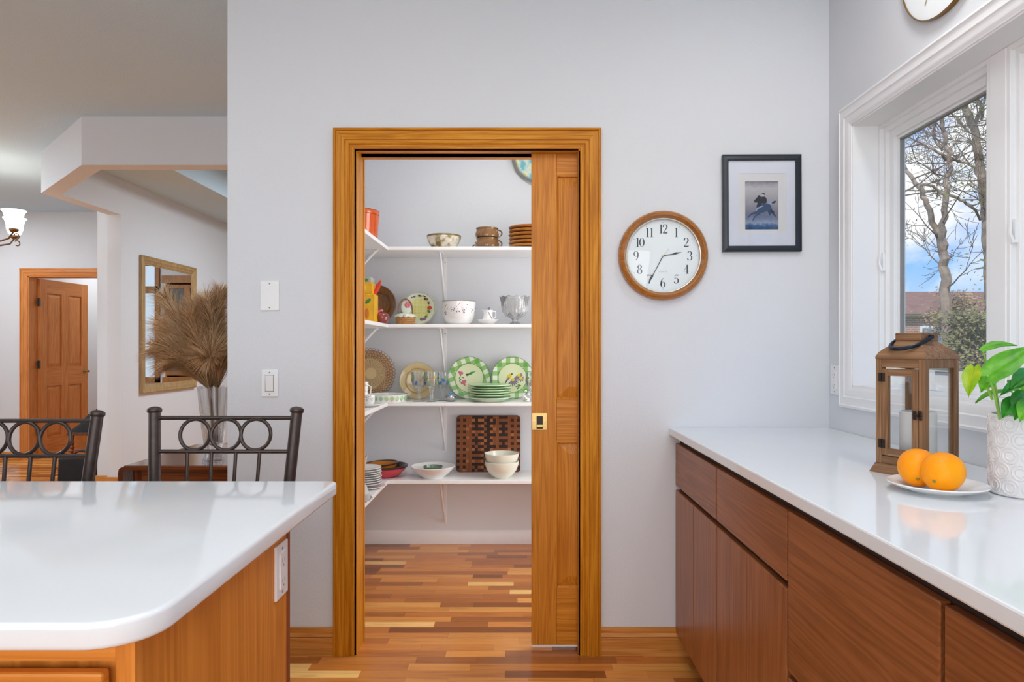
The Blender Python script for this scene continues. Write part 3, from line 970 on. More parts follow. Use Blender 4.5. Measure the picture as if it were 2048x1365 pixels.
# ================================================================== WALL CLOCK
def stroke(mb, pts, ws):
    """flat ribbon in xz, y = 0"""
    v = []
    n = len(pts)
    for i, p in enumerate(pts):
        a, b = Vector(pts[max(i - 1, 0)]), Vector(pts[min(i + 1, n - 1)])
        d = (b - a)
        d = d.normalized() if d.length else Vector((1, 0))
        nn = Vector((-d.y, d.x)) * ws[i] / 2
        v += [(p[0] + nn.x, 0, p[1] + nn.y), (p[0] - nn.x, 0, p[1] - nn.y)]
    mb.add(v, [(2 * i, 2 * i + 1, 2 * i + 3, 2 * i + 2) for i in range(n - 1)])


def arc(cx, cy, rx, ry, a0, a1, n=20, thin=0.035, thick=0.14):
    ps, ws = [], []
    for i in range(n + 1):
        a = math.radians(a0 + (a1 - a0) * i / n)
        ps.append((cx + rx * math.cos(a), cy + ry * math.sin(a)))
        ws.append(thin + (thick - thin) * abs(math.cos(a)) ** 2)
    return ps, ws


def digit(mb, ch, x, y, h):
    st = []
    T, K = 0.035, 0.13
    if ch == '0':
        st = [arc(.3, .5, .22, .47, 0, 360, 32)]
    elif ch == '1':
        st = [([(.3, 0.02), (.3, .98)], [K, K]), ([(.14, .02), (.46, .02)], [T, T]), ([(.3, .98), (.14, .88)], [T, T])]
    elif ch == '2':
        a = arc(.29, .74, .2, .24, 190, -35, 20)
        st = [a, ([a[0][-1], (.25, .26), (.07, .06)], [.1, .06, T]), ([(.06, .06), (.52, .06)], [.1, .12]), ([(.52, .04), (.56, .2)], [T, T])]
    elif ch == '3':
        st = [arc(.27, .75, .19, .23, 160, -90, 20), arc(.27, .27, .23, .25, 90, -165, 22)]
    elif ch == '4':
        st = [([(.4, .98), (.4, .02)], [K, K]), ([(.4, .96), (.04, .3)], [T, T]), ([(.02, .28), (.58, .28)], [T, T]), ([(.26, .02), (.54, .02)], [T, T])]
    elif ch == '5':
        st = [([(.14, .93), (.5, .93)], [.08, .11]), ([(.14, .96), (.12, .5)], [T, T]), arc(.27, .32, .22, .3, 140, -160, 24)]
    elif ch == '6':
        st = [arc(.3, .3, .21, .29, 0, 360, 28), arc(.42, .36, .34, .62, 100, 190, 16)]
    elif ch == '7':
        st = [([(.06, .93), (.54, .93)], [.1, .1]), ([(.54, .94), (.34, .5), (.26, .02)], [T, .1, K]), ([(.06, .95), (.05, .78)], [T, T])]
    elif ch == '8':
        st = [arc(.3, .75, .17, .22, 0, 360, 26), arc(.3, .27, .22, .26, 0, 360, 28)]
    elif ch == '9':
        st = [arc(.3, .7, .21, .28, 0, 360, 28), arc(.18, .64, .34, .62, -80, 10, 16)]
    for ps, ws in st:
        stroke(mb, [(x + p[0] * h, y + p[1] * h) for p in ps], [w_ * h for w_ in ws])


M_face = mat('clock_face_white', (0.83, 0.86, 0.88, 1), 0.5, var=0.01)
M_ink = mat('clock_black_ink', S(38, 46, 54), 0.5)
ck = thing('wall_clock', 'round oak wall clock with white face reading two thirty five', 'clock', (PX(1325, WY), WY, PZ(512.5, WY)))
RO = 0.180
fr = MB().lathe([(0.146, 0.0), (RO - 0.004, 0.0), (RO, 0.008), (RO - 0.002, 0.022), (RO - 0.010, 0.034), (RO - 0.020, 0.038), (0.158, 0.032), (0.152, 0.024), (0.150, 0.016), (0.146, 0.014)], 72)
fr.xf(Matrix.Rotation(PI / 2, 4, 'X')).build('clock_frame', M_clock, ck)
face = MB().lathe([(0.0, 0.008), (0.148, 0.008)], 64).xf(Matrix.Rotation(PI / 2, 4, 'X')).build('dial', M_face, ck)
MB().torus((0, -0.020, 0), 0.148, 0.003, 'y', 64, 8).build('bezel', mat('pale_bezel', S(226, 220, 206), 0.25, 0.4), ck)
for hnum in range(1, 13):
    a = PI / 2 - hnum * PI / 6
    s = str(hnum)
    nb = MB()
    h = 0.037
    w_ = 0.6 * h if len(s) == 1 else 1.02 * h
    cx, cz = 0.108 * math.cos(a), 0.108 * math.sin(a)
    x = cx - w_ / 2
    for c in s:
        digit(nb, c, x, cz - h / 2, h)
        x += 0.45 * h if c == '1' else 0.6 * h
    nb.build('numeral', M_ink, face, (0, -0.0086, 0))
for i in range(12):
    a = i * PI / 6
    MB().ball((0.134 * math.cos(a), 0, 0.134 * math.sin(a)), 0.0012, 0.0003, 0.0012, 8, 4).build('hour_dot', M_ink, face, (0, -0.0086, 0))
hd = MB()
stroke(hd, [(0, 0), (0.038, 0.006), (0.05, 0.0095), (0.06, 0.0115), (0.074, 0.0135)], [0.003, 0.0035, 0.008, 0.004, 0.001])
hd.build('hour_hand', M_ink, ck, (0, -0.011, 0))
hd = MB()
mdir = Vector((-0.0575, -0.1085)).normalized()
stroke(hd, [tuple(mdir * r) for r in (0, 0.05, 0.085, 0.095, 0.105, 0.125)], [0.003, 0.003, 0.003, 0.008, 0.005, 0.0012])
hd.build('minute_hand', M_ink, ck, (0, -0.0125, 0))
hd = MB()
stroke(hd, [(-0.012, -0.014), (0.022, 0.026)], [0.001, 0.001])
hd.build('second_hand', M_steel, ck, (0, -0.0135, 0))
MB().lathe([(0, 0.003), (0.003, 0.0025), (0.004, 0)], 12).xf(Matrix.Rotation(PI / 2, 4, 'X')).build('hand_pin', M_brass, ck, (0, -0.0125, 0))
MB().lathe([(0.0, 0.024), (0.08, 0.0225), (0.148, 0.018)], 48).xf(Matrix.Rotation(PI / 2, 4, 'X')).build('clock_glass', thin_glass('clock_glass', (0.97, 0.99, 0.99, 1), refl=0.7), ck)
fc = bpy.data.curves.new('maker_word', 'FONT')
fc.body = 'QUARTZ'
fc.size = 0.0085
fc.align_x = 'CENTER'
fo = bpy.data.objects.new('tmp_text', fc)
COL.objects.link(fo)
bpy.context.view_layer.update()
me = bpy.data.meshes.new_from_object(fo.evaluated_get(bpy.context.evaluated_depsgraph_get()))
bpy.data.objects.remove(fo)
me.materials.append(mat('pale_grey_print', S(170, 176, 180), 0.6))
qt = bpy.data.objects.new('printed_word', me)
COL.objects.link(qt)
qt.parent = face
qt.location = (0, -0.0087, -0.066)
qt.rotation_euler = (PI / 2, 0, 0)

# ================================================================== FRAMED PICTURE
pf = thing('framed_picture', 'black framed print of a rider on a galloping horse', 'picture', (PX(1521.5, WY), WY, PZ(408, WY)), rot=(0, math.radians(-0.3), 0))
u = 1 / 497
FWx, FHz, fw = 156.5 * u / 2, 193 * u / 2, 11.5 * u
FP = [(0, 0), (0, 0.018), (0.003, 0.020), (fw - 0.003, 0.020), (fw, 0.017), (fw, 0)]
for a, b, inn in (((-FWx, -FHz), (-FWx, FHz), (1, 0, 0)), ((FWx, FHz), (FWx, -FHz), (-1, 0, 0)), ((-FWx, FHz), (FWx, FHz), (0, 0, -1)), ((FWx, -FHz), (-FWx, -FHz), (0, 0, 1))):
    casing_piece(FP, (a[0], 0, a[1]), (b[0], 0, b[1]), inn, (0, -1, 0), 1, 1).build('frame_side', M_black, pf)
M_matw = mat('white_mat_board', (0.80, 0.83, 0.90, 1), 0.7, var=0.01)
M_matc = mat('cream_mat_board', (0.82, 0.81, 0.79, 1), 0.7, var=0.01)
mw, mh = 47 * u, 59.5 * u
ox_, oz_ = 1.5 * u, -0.5 * u
mb = MB()
for a in ((-FWx + 0.01, -mw, -FHz + .01, FHz - .01), (mw, FWx - .01, -FHz + .01, FHz - .01), (-mw, mw, mh, FHz - .01), (-mw, mw, -FHz + .01, -mh)):
    mb.box(a[0] + (ox_ if abs(a[0]) == mw else 0), a[1] + (ox_ if abs(a[1]) == mw else 0), -0.010, -0.006, a[2], a[3])
mb.build('outer_mat', M_matw, pf)
pw, ph = 33 * u, 48 * u
pcx, pcz = 0.5 * u, -4.0 * u
mb = MB()
for a in ((-mw - .004, pcx - pw, -mh - .004, mh + .004), (pcx + pw, mw + .006, -mh - .004, mh + .004), (pcx - pw, pcx + pw, pcz + ph, mh + .004), (pcx - pw, pcx + pw, -mh - .004, pcz - ph)):
    mb.box(a[0], a[1], -0.0075, -0.005, a[2], a[3])
mb.build('inner_mat', M_matc, pf)
# the print: a grey sky over a blue foreground
m_, nt = newmat('print_paper')
v = nt.coords()
sp_ = nt.n('SeparateXYZ', Vector=v)
zz = nt.m('ADD', nt.m('MULTIPLY', sp_.outputs[2], 1 / (2 * ph)), 0.5)
nz = nt.noise(v, 55, 5, 0.65)
zz = nt.m('ADD', zz, nt.m('MULTIPLY', nt.m('SUBTRACT', nz, 0.5), 0.18))
c = nt.ramp(zz, [(0.0, S(30, 62, 100)), (0.08, S(56, 96, 140)), (0.14, S(150, 162, 184)), (0.26, S(108, 118, 146)), (0.36, S(124, 124, 140)), (0.62, S(170, 168, 172)), (0.86, S(196, 194, 196)), (1.0, S(140, 138, 146))])
p = nt.n('BsdfPrincipled', Base_Color=c, Roughness=0.7)
finish(nt, p.outputs[0])
pr = B(-pw - .002, pw + .002, -0.0045, -0.003, -ph - .002, ph + .002).build('print', m_, pf, (pcx, 0, pcz))
def pc(x, y):
    return ((x - 315) / 427 * 2 * pw - pw, ph - (y - 417) / 620 * 2 * ph)
M_hd = mat('print_dark_ink', S(34, 38, 52), 0.7, var=0.25, vscale=300)
M_hb = mat('print_blue_ink', S(44, 74, 112), 0.7, var=0.3, vscale=260)
M_hp = mat('print_pale_ink', S(150, 178, 202), 0.7)
M_sk = mat('print_flesh_ink', S(206, 198, 196), 0.7)
shapes = [('tail', M_hp, [(610, 690), (650, 668), (690, 664), (690, 690), (650, 716)]), ('tail_tip', M_hd, [(660, 690), (690, 668), (726, 666), (705, 694), (670, 706)]),
          ('horse_body', M_hb, [(455, 765), (470, 740), (500, 705), (560, 700), (610, 700), (650, 722), (666, 770), (662, 830), (630, 842), (605, 800), (560, 815), (480, 832), (450, 805)]),
          ('horse_neck', M_hd, [(430, 668), (455, 640), (476, 618), (486, 594), (500, 618), (522, 640), (540, 690), (520, 730), (470, 745), (462, 738), (480, 690), (440, 688)]),
          ('foreleg', M_hb, [(458, 800), (400, 820), (352, 868), (345, 886), (366, 876), (412, 842), (475, 838)]), ('foreleg', M_hb, [(480, 826), (430, 868), (408, 918), (424, 918), (452, 872), (530, 832)]),
          ('hind_leg', M_hd, [(655, 780), (692, 800), (696, 842), (722, 862), (704, 872), (674, 838), (650, 820)]), ('hind_leg', M_hb, [(622, 815), (630, 858), (650, 850), (660, 815)]),
          ('rider_coat', M_hd, [(520, 632), (540, 612), (575, 612), (597, 642), (597, 690), (560, 706), (525, 690)]), ('rider_arm', M_hd, [(530, 640), (500, 620), (486, 598), (498, 592), (520, 612), (545, 622)]),
          ('rider_head', M_sk, [(534, 588), (545, 578), (560, 582), (562, 602), (550, 612), (538, 606)]), ('rider_cap', M_hd, [(530, 574), (556, 564), (576, 572), (572, 592), (556, 584), (540, 582)]),
          ('girth', M_hp, [(450, 792), (465, 760), (540, 728), (552, 734), (480, 772), (462, 800)]), ('raised_sword', M_sk, [(480, 600), (472, 566), (480, 560), (488, 596)])]
for i, (nm, m_, pts) in enumerate(shapes):
    q = [pc(*p_) for p_ in pts]
    MB().add([(a, -0.0046 - 0.00004 * i, b) for a, b in q], [tuple(range(len(q)))]).build(nm, m_, pr)
B(-FWx + .008, FWx - .008, -0.013, -0.012, -FHz + .008, FHz - .008).build('glazing', thin_glass('picture_glass', (0.98, 0.98, 0.99, 1), refl=0.5), pf)

# ================================================================== GOLD RIMMED CLOCK ABOVE THE WINDOW
gc = thing('round_wall_clock', 'round white wall clock with thin gold rim above the window', 'clock', (RX, 1.962, 2.212 + 0.205), rot=(0, 0, -PI / 2))
R2 = 0.205
MB().lathe([(0, 0.0), (R2 - .003, 0), (R2 - .002, 0.012), (0, 0.012)], 72).xf(Matrix.Rotation(PI / 2, 4, 'X')).build('clock_case', M_face, gc)
MB().lathe([(R2 - .003, 0.0), (R2, 0.0), (R2, 0.016), (R2 - .003, 0.016), (R2 - .003, 0.0)], 72).xf(Matrix.Rotation(PI / 2, 4, 'X')).build('gold_rim', mat('gold_rim_metal', S(150, 116, 60), 0.25, 0.9), gc)
for i in range(12):
    a = i * PI / 6
    mk = MB()
    stroke(mk, [(0.140 * math.cos(a), 0.140 * math.sin(a)), (0.162 * math.cos(a), 0.162 * math.sin(a))], [0.006, 0.006])
    mk.build('hour_mark', mat('gold_mark', S(176, 160, 130), 0.4, 0.4), gc, (0, -0.0126, 0))
for a, l in ((1.1, 0.08), (2.4, 0.12)):
    mk = MB()
    stroke(mk, [(0, 0), (l * math.cos(a), l * math.sin(a))], [0.007, 0.003])
    mk.build('clock_hand', M_brass, gc, (0, -0.0145, 0))

# ================================================================== PANTRY SHELVES AND BRACKETS
PB, SF, SLX, PLX = 4.234, 3.90, -0.756, -1.09
SH = [1.825, 1.3746, 0.917, 0.464]
names = ['top', 'second', 'third', 'lowest']
holds = ['brown crockery', 'enamel bowl', 'green plates', 'cutting board']
for zs, nm, hl in zip(SH, names, holds):
    tag(B(PLX, 1.0, SF, PB, zs - 0.021, zs).build('shelf_board', M_shelf, bevel=0.003), 'white %s pantry shelf along the rear wall, under the %s' % (nm, hl), 'shelf')
    tag(B(PLX, SLX, WB + 0.02, SF - 0.0005, zs - 0.021, zs).build('side_shelf_board', M_shelf, bevel=0.003), 'white %s pantry side shelf, left of the doorway' % nm, 'shelf')


def bracket(label, loc, rz):
    """local: wall at y=0, shelf towards -y, shelf underside at z=0"""
    t = thing('shelf_bracket', label, 'bracket', loc, rz, 'white shelf brackets')
    B(-0.011, 0.011, -0.003, 0, -0.315, 0).build('wall_leg', M_white, t)
    B(-0.011, 0.011, -0.30, 0, -0.003, 0).build('shelf_leg', M_white, t)
    MB().tube([(0, -0.285, -0.005), (0, -0.27, -0.014), (0, -0.010, -0.296), (0, -0.002, -0.308)], 0.0065, 8).build('strut', M_white, t)
    for zz in (-0.03, -0.30):
        MB().lathe([(0, 0.003), (0.004, 0.002), (0.005, 0)], 8).build('screw', M_steel, t, (0, -0.003, zz), (PI / 2, 0, 0))


for zs, nm, hl in zip(SH, names, holds):
    bracket('white metal bracket under the %s shelf on the rear wall' % nm, (-0.459, PB, zs - 0.021), 0)
    bracket('white metal bracket under the %s side shelf by the door jamb' % nm, (PLX, 3.86, zs - 0.021), PI / 2)

# ================================================================== CROCKERY
def pmat(name, col, rough=0.2, **k):
    return mat(name, col, rough, spec=0.5, coat=0.3, **k)


M_china = pmat('white_china', (0.80, 0.80, 0.79, 1), var=0.01)
M_cream = pmat('cream_china', S(226, 226, 212), var=0.01)
M_bglaze = pmat('brown_glaze', S(128, 92, 58), 0.12, var=0.25, vscale=25)
M_bglaze_d = pmat('dark_brown_glaze', S(122, 76, 30), 0.15, var=0.3, vscale=40)
M_wplate = wood('wooden_plate', S(128, 72, 22), S(172, 110, 46), S(196, 136, 70), axis='x', rough=0.3)
M_orange = pmat('orange_enamel', S(206, 84, 24), 0.15, var=0.12, vscale=6)
M_dkrim = mat('dark_enamel_rim', S(60, 34, 28), 0.25)
M_red = pmat('red_enamel', S(196, 54, 70), 0.2, var=0.08)
M_amber = mat('amber_glaze', S(190, 122, 40), 0.2, var=0.15)
M_green = pmat('green_glaze', S(184, 216, 172), 0.25, var=0.03)
M_leafg = mat('painted_leaf_green', S(66, 128, 48), 0.5, var=0.25, vscale=80)
M_pinkp = mat('painted_pink', S(206, 112, 130), 0.5, var=0.2, vscale=120)
M_bluep = mat('painted_blue', S(90, 150, 200), 0.5, var=0.2, vscale=120)
M_yellowp = mat('painted_yellow', S(226, 196, 40), 0.5, var=0.1)
M_blackp = mat('painted_black', S(46, 42, 48), 0.5)
M_greyp = mat('painted_grey', S(120, 114, 134), 0.5, var=0.2, vscale=200)
M_redp = mat('painted_red', S(206, 58, 30), 0.5, var=0.15, vscale=60)
M_brownp = mat('painted_brown', S(128, 96, 70), 0.5, var=0.2, vscale=120)


def bowl_prof(r0, r1, h, t=0.005, curve=0.5, n=10, foot=0.0):
    """outer from the foot to the rim and back inside"""
    out = [(0, 0), (r0, 0)]
    for i in range(1, n + 1):
        a = i / n
        r = r0 + (r1 - r0) * (math.sin(a * PI / 2) ** (2 * curve) if curve else a)
        out.append((r, foot + (h - foot) * a))
    inn = [(max(0.0, r - t), max(zz, t) + (0 if i < len(out) - 1 else 0.0005)) for i, (r, zz) in enumerate(out)]
    return out + [(r, zz) for r, zz in reversed(inn)][0:]


def plate_prof(r, h=0.02, t=0.004, well=0.62):
    return [(0, 0), (r * well * 0.9, 0), (r * well, 0.003), (r * 0.97, h - 0.003), (r, h), (r - 0.001, h + t * 0.6), (r * 0.97, h + t * 0.5), (r * well + 0.004, t + 0.004), (r * well * 0.86, t), (0, t)]


ORD = ['topmost', 'second from the top', 'third from the top', 'fourth from the top', 'fifth from the top', 'sixth from the top', 'seventh from the top', 'eighth from the top', 'ninth from the top']
# ---- top shelf
z1 = SH[0]
t = thing('stock_pot', 'bright orange enamel pot on the top side shelf', 'pot', (-0.925, 3.84, z1))
MB().lathe([(0, 0), (0.112, 0), (0.116, 0.006), (0.128, 0.165), (0.130, 0.168), (0.130, 0.188), (0.126, 0.190), (0.122, 0.186), (0.110, 0.010), (0, 0.008)], 48).build('pot_body', M_orange, t)
MB().torus((0, 0, 0.189), 0.128, 0.0025, 'z', 48, 6).build('pot_rim', M_dkrim, t)
MB().torus((0, 0, 0.166), 0.1285, 0.0015, 'z', 48, 6).build('groove_band', M_dkrim, t)

m_, nt = newmat('mottled_stoneware')
v = nt.coords()
n1 = nt.noise(v, 22, 4, 0.6)
c = nt.ramp(n1, [(0.38, S(120, 96, 54)), (0.47, S(176, 160, 124)), (0.54, S(214, 208, 192)), (0.66, S(226, 220, 204))])
sp_ = nt.n('SeparateXYZ', Vector=v)
rimf = nt.m('GREATER_THAN', sp_.outputs[2], 0.068)
c = nt.mix(rimf, c, S(118, 104, 56))
p = nt.n('BsdfPrincipled', Base_Color=c, Roughness=0.2)
finish(nt, p.outputs[0])
o = MB().lathe(bowl_prof(0.066, 0.102, 0.078, 0.006, 0.45), 48).build('stoneware_bowl', m_, None, (PX(888, 4.0), 4.0, z1))
tag(o, 'shallow mottled cream and olive bowl on the top shelf', 'bowl')


def mug(label, x, y, zz, rz):
    t = thing('soup_mug', label, 'mug', (x, y, zz), rz, 'brown glazed soup mugs')
    MB().lathe([(0, 0), (0.056, 0), (0.068, 0.008), (0.071, 0.024), (0.066, 0.040), (0.063, 0.050), (0.067, 0.060), (0.064, 0.061), (0.060, 0.052), (0.064, 0.024), (0.055, 0.008), (0, 0.006)], 40).build('mug_body', M_bglaze, t)
    pts = [(0.064 + 0.024 * math.sin(a), 0, 0.032 - 0.019 * math.cos(a)) for a in [PI * i / 10 for i in range(11)]]
    MB().tube(pts, 0.0042, 8).build('mug_handle', M_bglaze, t)


mx = PX(975, 4.0)
mug('brown soup mug, lower of the front pair on the top shelf', mx, 3.99, z1, 0.25)
mug('brown soup mug stacked on top of the front pair', mx - 0.002, 3.99, z1 + 0.0605, 0.1)
mug('brown soup mug half hidden behind the stacked pair', mx - 0.018, 4.145, z1, PI - 0.3)

for i in range(6):
    o = MB().lathe([(0, 0), (0.07, 0), (0.09, 0.002), (0.122, 0.009), (0.128, 0.016), (0.124, 0.021), (0.11, 0.018), (0.08, 0.010), (0, 0.009)], 48).build('wooden_plate', M_wplate, None, (PX(1060, 4.0) + random.uniform(-.002, .002), 4.02, z1 + i * 0.0222))
    tag(o, 'brown wooden plate, %s in the stack on the top shelf' % ORD[5 - i], 'plate', 'stacked brown wooden plates')

# ruffled plate hanging on the pantry wall
m_, nt = newmat('painted_majolica')
v = nt.coords()
sp_ = nt.n('SeparateXYZ', Vector=v)
rr = nt.m('SQRT', nt.m('ADD', nt.m('POWER', sp_.outputs[0], 2.0), nt.m('POWER', sp_.outputs[1], 2.0)))
n1 = nt.noise(v, 14, 3, 0.6)
c = nt.ramp(n1, [(0.36, S(120, 186, 196)), (0.46, S(206, 222, 214)), (0.54, S(236, 226, 150)), (0.64, S(244, 216, 96))])
edge = nt.ramp(nt.m('ADD', rr, nt.m('MULTIPLY', n1, 0.03)), [(0.150, (0, 0, 0, 1)), (0.168, (1, 1, 1, 1))])
c = nt.mix(edge, c, S(124, 122, 118))
p = nt.n('BsdfPrincipled', Base_Color=c, Roughness=0.2)
finish(nt, p.outputs[0])
ruf = MB().lathe([(0, 0.002), (0.08, 0.002), (0.10, 0.006), (0.14, 0.018), (0.165, 0.024), (0.165, 0.028), (0.14, 0.022), (0.10, 0.010), (0.08, 0.006), (0, 0.006)], 96,
                 lambda a, r, zz: (r + (0.005 * abs(math.sin(a * 9)) if r > 0.13 else 0), zz + (0.004 * math.sin(a * 18) if r > 0.13 else 0)))
tag(ruf.build('wall_plate_dish', m_, None, (PX(1077, 4.2), PB - 0.001, PZ(312, 4.2)), (PI / 2, 0, 0)), 'ruffled yellow and aqua plate hung high on the pantry wall', 'plate')

# ---- second shelf
z2 = SH[1]
M_tin = mat('yellow_painted_tin', S(226, 170, 26), 0.35, var=0.1, vscale=20)
def tin(name, label, x1, y0, w_, zz, h, mid):
    t = thing(name, label, 'canister', (x1 - w_ / 2, y0 + w_ / 2, zz))
    B(-w_ / 2, w_ / 2, -w_ / 2, w_ / 2, 0, h).build('tin_body', M_tin, t, bevel=0.003)
    sc = MB()
    for i in range(9):
        sc.ball((-w_ / 2 + w_ * (i + 0.5) / 9, -w_ / 2, h - 0.004), w_ / 18, 0.002, 0.006, 8, 6)
    for i in range(int(h / 0.011)):
        sc.ball((w_ / 2, -w_ / 2, 0.006 + i * 0.011), 0.0022, 0.0022, 0.005, 6, 5)
    sc.build('scalloped_edge', M_tin, t)
    return t


tx, ty = PX(748, 3.70), 3.70
t = tin('fruit_canister', 'tall yellow canister with painted fruit on the second side shelf', tx, ty, 0.11, z2, 0.158, 0)
for j, (dx, dz_, ry) in enumerate(((0.022, 0.118, 0.7), (-0.012, 0.100, -0.5))):
    s = MB().ball((0, 0, 0), 0.020, 0.0016, 0.010, 12, 6).xf(Matrix.Translation((dx, -0.0555, dz_)) @ Matrix.Rotation(-ry, 4, 'Y'))
    s.build('painted_leaf', M_leafg, t)
for dx, dz_ in ((0.016, 0.05), (-0.02, 0.042)):
    MB().ball((dx, -0.0555, dz_), 0.013, 0.0018, 0.030, 12, 8).build('painted_pear', mat('painted_orange', S(206, 112, 20), 0.5), t)
t = tin('fruit_canister', 'small yellow canister with grey lid stacked on the tall one', tx - 0.014, ty + 0.004, 0.10, z2 + 0.1585, 0.064, 0)
B(-0.047, 0.047, -0.047, 0.047, 0.064, 0.094).build('canister_lid', mat('grey_green_tin', S(168, 172, 158), 0.4, var=0.1), t, bevel=0.004)
MB().ball((0.01, -0.0475, 0.078), 0.022, 0.0015, 0.008, 12, 6).build('painted_leaf', M_leafg, t)
MB().ball((0.0, -0.0505, 0.034), 0.018, 0.0015, 0.02, 12, 8).build('painted_lemon', M_yellowp, t)
pe = MB()
for a, l in ((0.25, 0.085), (0.42, 0.080), (0.10, 0.066), (0.34, 0.09)):
    pe.tube([(0.052, 0.02, 0.002), (0.058 + 0.5 * l * math.sin(a), 0.02, 0.5 * l), (0.058 + l * math.sin(a), 0.02, l)], [0.009, 0.008, 0.001], 8)
pe.build('chili_handle', M_redp, t)


def leaning(name, label, cat, r, px, y_bottom, z_shelf, tilt, mb, mats, **kw):
    """a plate standing on its edge against the wall; local +z of the plate faces the room"""
    rot = Matrix.Rotation(PI / 2 - tilt, 4, 'X')
    loc = Vector((PX(px, y_bottom), y_bottom + r * math.sin(tilt), z_shelf + r * math.cos(tilt)))
    return loc, (PI / 2 - tilt, 0, 0)


# brown dish leaning in the corner
loc, rot = leaning('', '', '', 0.124, 753, 4.13, z2, 0.14, None, None)
t = thing('brown_dish', 'large round dark brown glazed dish leaning in the corner', 'dish', loc, rot=rot)
MB().lathe([(0, 0), (0.085, 0), (0.110, 0.022), (0.122, 0.030), (0.120, 0.036), (0.106, 0.030), (0.082, 0.010), (0, 0.008)], 56).build('dish_body', M_bglaze_d, t)
MB().torus((0, 0, 0.034), 0.1205, 0.003, 'z', 56, 6).build('dish_rim', M_brownp, t)
rg = MB()
for r in (0.045, 0.062, 0.078):
    rg.torus((0, 0, 0.010 + (0.002 if r > 0.07 else 0)), r, 0.0025, 'z', 48, 6)
rg.build('embossed_rings', M_bglaze_d, t)

t = thing('lustre_teapot', 'small glossy plum coloured teapot in front of the brown dish', 'teapot', (PX(763, 3.83) + 0.004, 3.83, z2))
M_plum = pmat('plum_lustre', S(128, 62, 60), 0.08, var=0.35, vscale=40)
MB().lathe([(0, 0), (0.022, 0), (0.036, 0.012), (0.042, 0.03), (0.038, 0.048), (0.026, 0.060), (0.012, 0.064), (0, 0.065)], 32).build('teapot_body', M_plum, t)
MB().ball((-0.004, 0, 0.072), 0.010, 0.010, 0.009).build('lid_knob', M_pinkp, t)
MB().tube([(-0.03, -0.01, 0.045), (-0.02, -0.014, 0.066), (0.0, -0.012, 0.074)], [0.006, 0.008, 0.003], 8).build('spout', M_pinkp, t)

t = thing('basket_box', 'small ceramic basket with arched handle and floral lid', 'trinket box', (PX(811, 3.97), 3.97, z2))
M_bask = mat('woven_brown_ceramic', S(176, 124, 68), 0.4, var=0.3, vscale=120)
ell = lambda a, r, zz: (r * (1 / math.sqrt(math.cos(a) ** 2 / 1 + math.sin(a) ** 2 / 0.36)), zz)
MB().lathe([(0, 0), (0.050, 0), (0.060, 0.045), (0.056, 0.047), (0, 0.046)], 40, ell).build('basket_body', M_bask, t)
wv = MB()
for i in range(4):
    wv.lathe([(0.0515 + 0.0028 * i, 0.004 + i * 0.011), (0.0545 + 0.0028 * i, 0.0085 + i * 0.011), (0.0535 + 0.0028 * i, 0.013 + i * 0.011)], 40, ell)
wv.build('weave_band', M_bask, t)
M_chintz = mat('chintz_white', S(212, 222, 206), 0.3, var=0.12, vscale=160)
MB().lathe([(0.062, 0.040), (0.064, 0.048), (0.05, 0.060), (0.03, 0.064), (0, 0.066)], 40, lambda a, r, zz: ell(a, r + 0.003 * math.sin(8 * a) * (r > 0.055), zz)).build('basket_lid', M_chintz, t)
hp = [(0.043 * math.cos(a), 0, 0.052 + 0.098 * math.sin(a) ** 0.7) for a in [PI * i / 16 for i in range(17)]]
MB().tube(hp, 0.0042, 8).build('arched_handle', M_brownp, t)
MB().ball((0.006, 0.004, 0.10), 0.033, 0.004, 0.042, 20, 12).build('floral_panel', M_chintz, t)
fl = MB()
for k in range(6):
    a = k * PI / 3
    fl.ball((0.012 + 0.010 * math.cos(a), -0.001, 0.115 + 0.010 * math.sin(a)), 0.009, 0.002, 0.009, 8, 6)
fl.build('painted_rose', M_pinkp, t)
bl = MB()
for k in range(8):
    bl.ball((-0.04 + 0.011 * k, -0.037 + 0.02 * abs(k - 3.5) / 3.5, 0.052), 0.0035, 0.0025, 0.0035, 6, 5)
bl.build('painted_buds', M_blackp, t)


# ---- plates with checks
def check_plate_mat(name, inner_r, w_, c_lo, c_mid, c_hi, centre, ring, ring_r, inside=False):
    m, nt = newmat(name)
    v = nt.coords()
    s_ = nt.n('SeparateXYZ', Vector=v)
    x, y = s_.outputs[0], s_.outputs[1]
    r = nt.m('SQRT', nt.m('ADD', nt.m('MULTIPLY', x, x), nt.m('MULTIPLY', y, y)))
    fx = nt.m('GREATER_THAN', nt.m('FRACT', nt.m('ADD', nt.m('DIVIDE', x, w_), 20.25)), 0.5)
    fy = nt.m('GREATER_THAN', nt.m('FRACT', nt.m('ADD', nt.m('DIVIDE', y, w_), 20.25)), 0.5)
    k = nt.m('MULTIPLY', nt.m('ADD', fx, fy), 0.5)
    chk = nt.ramp(k, [(0.0, c_hi), (0.34, c_mid), (0.75, c_lo)], 'CONSTANT')
    ins = nt.m('LESS_THAN', r, inner_r)
    col = nt.mix(ins, centre, chk) if inside else nt.mix(ins, chk, centre)
    for rv in ring_r:
        near = nt.m('LESS_THAN', nt.m('ABSOLUTE', nt.m('SUBTRACT', r, rv)), 0.0011)
        col = nt.mix(near, col, ring)
    p = nt.n('BsdfPrincipled', Base_Color=col, Roughness=0.25)
    finish(nt, p.outputs[0])
    return m


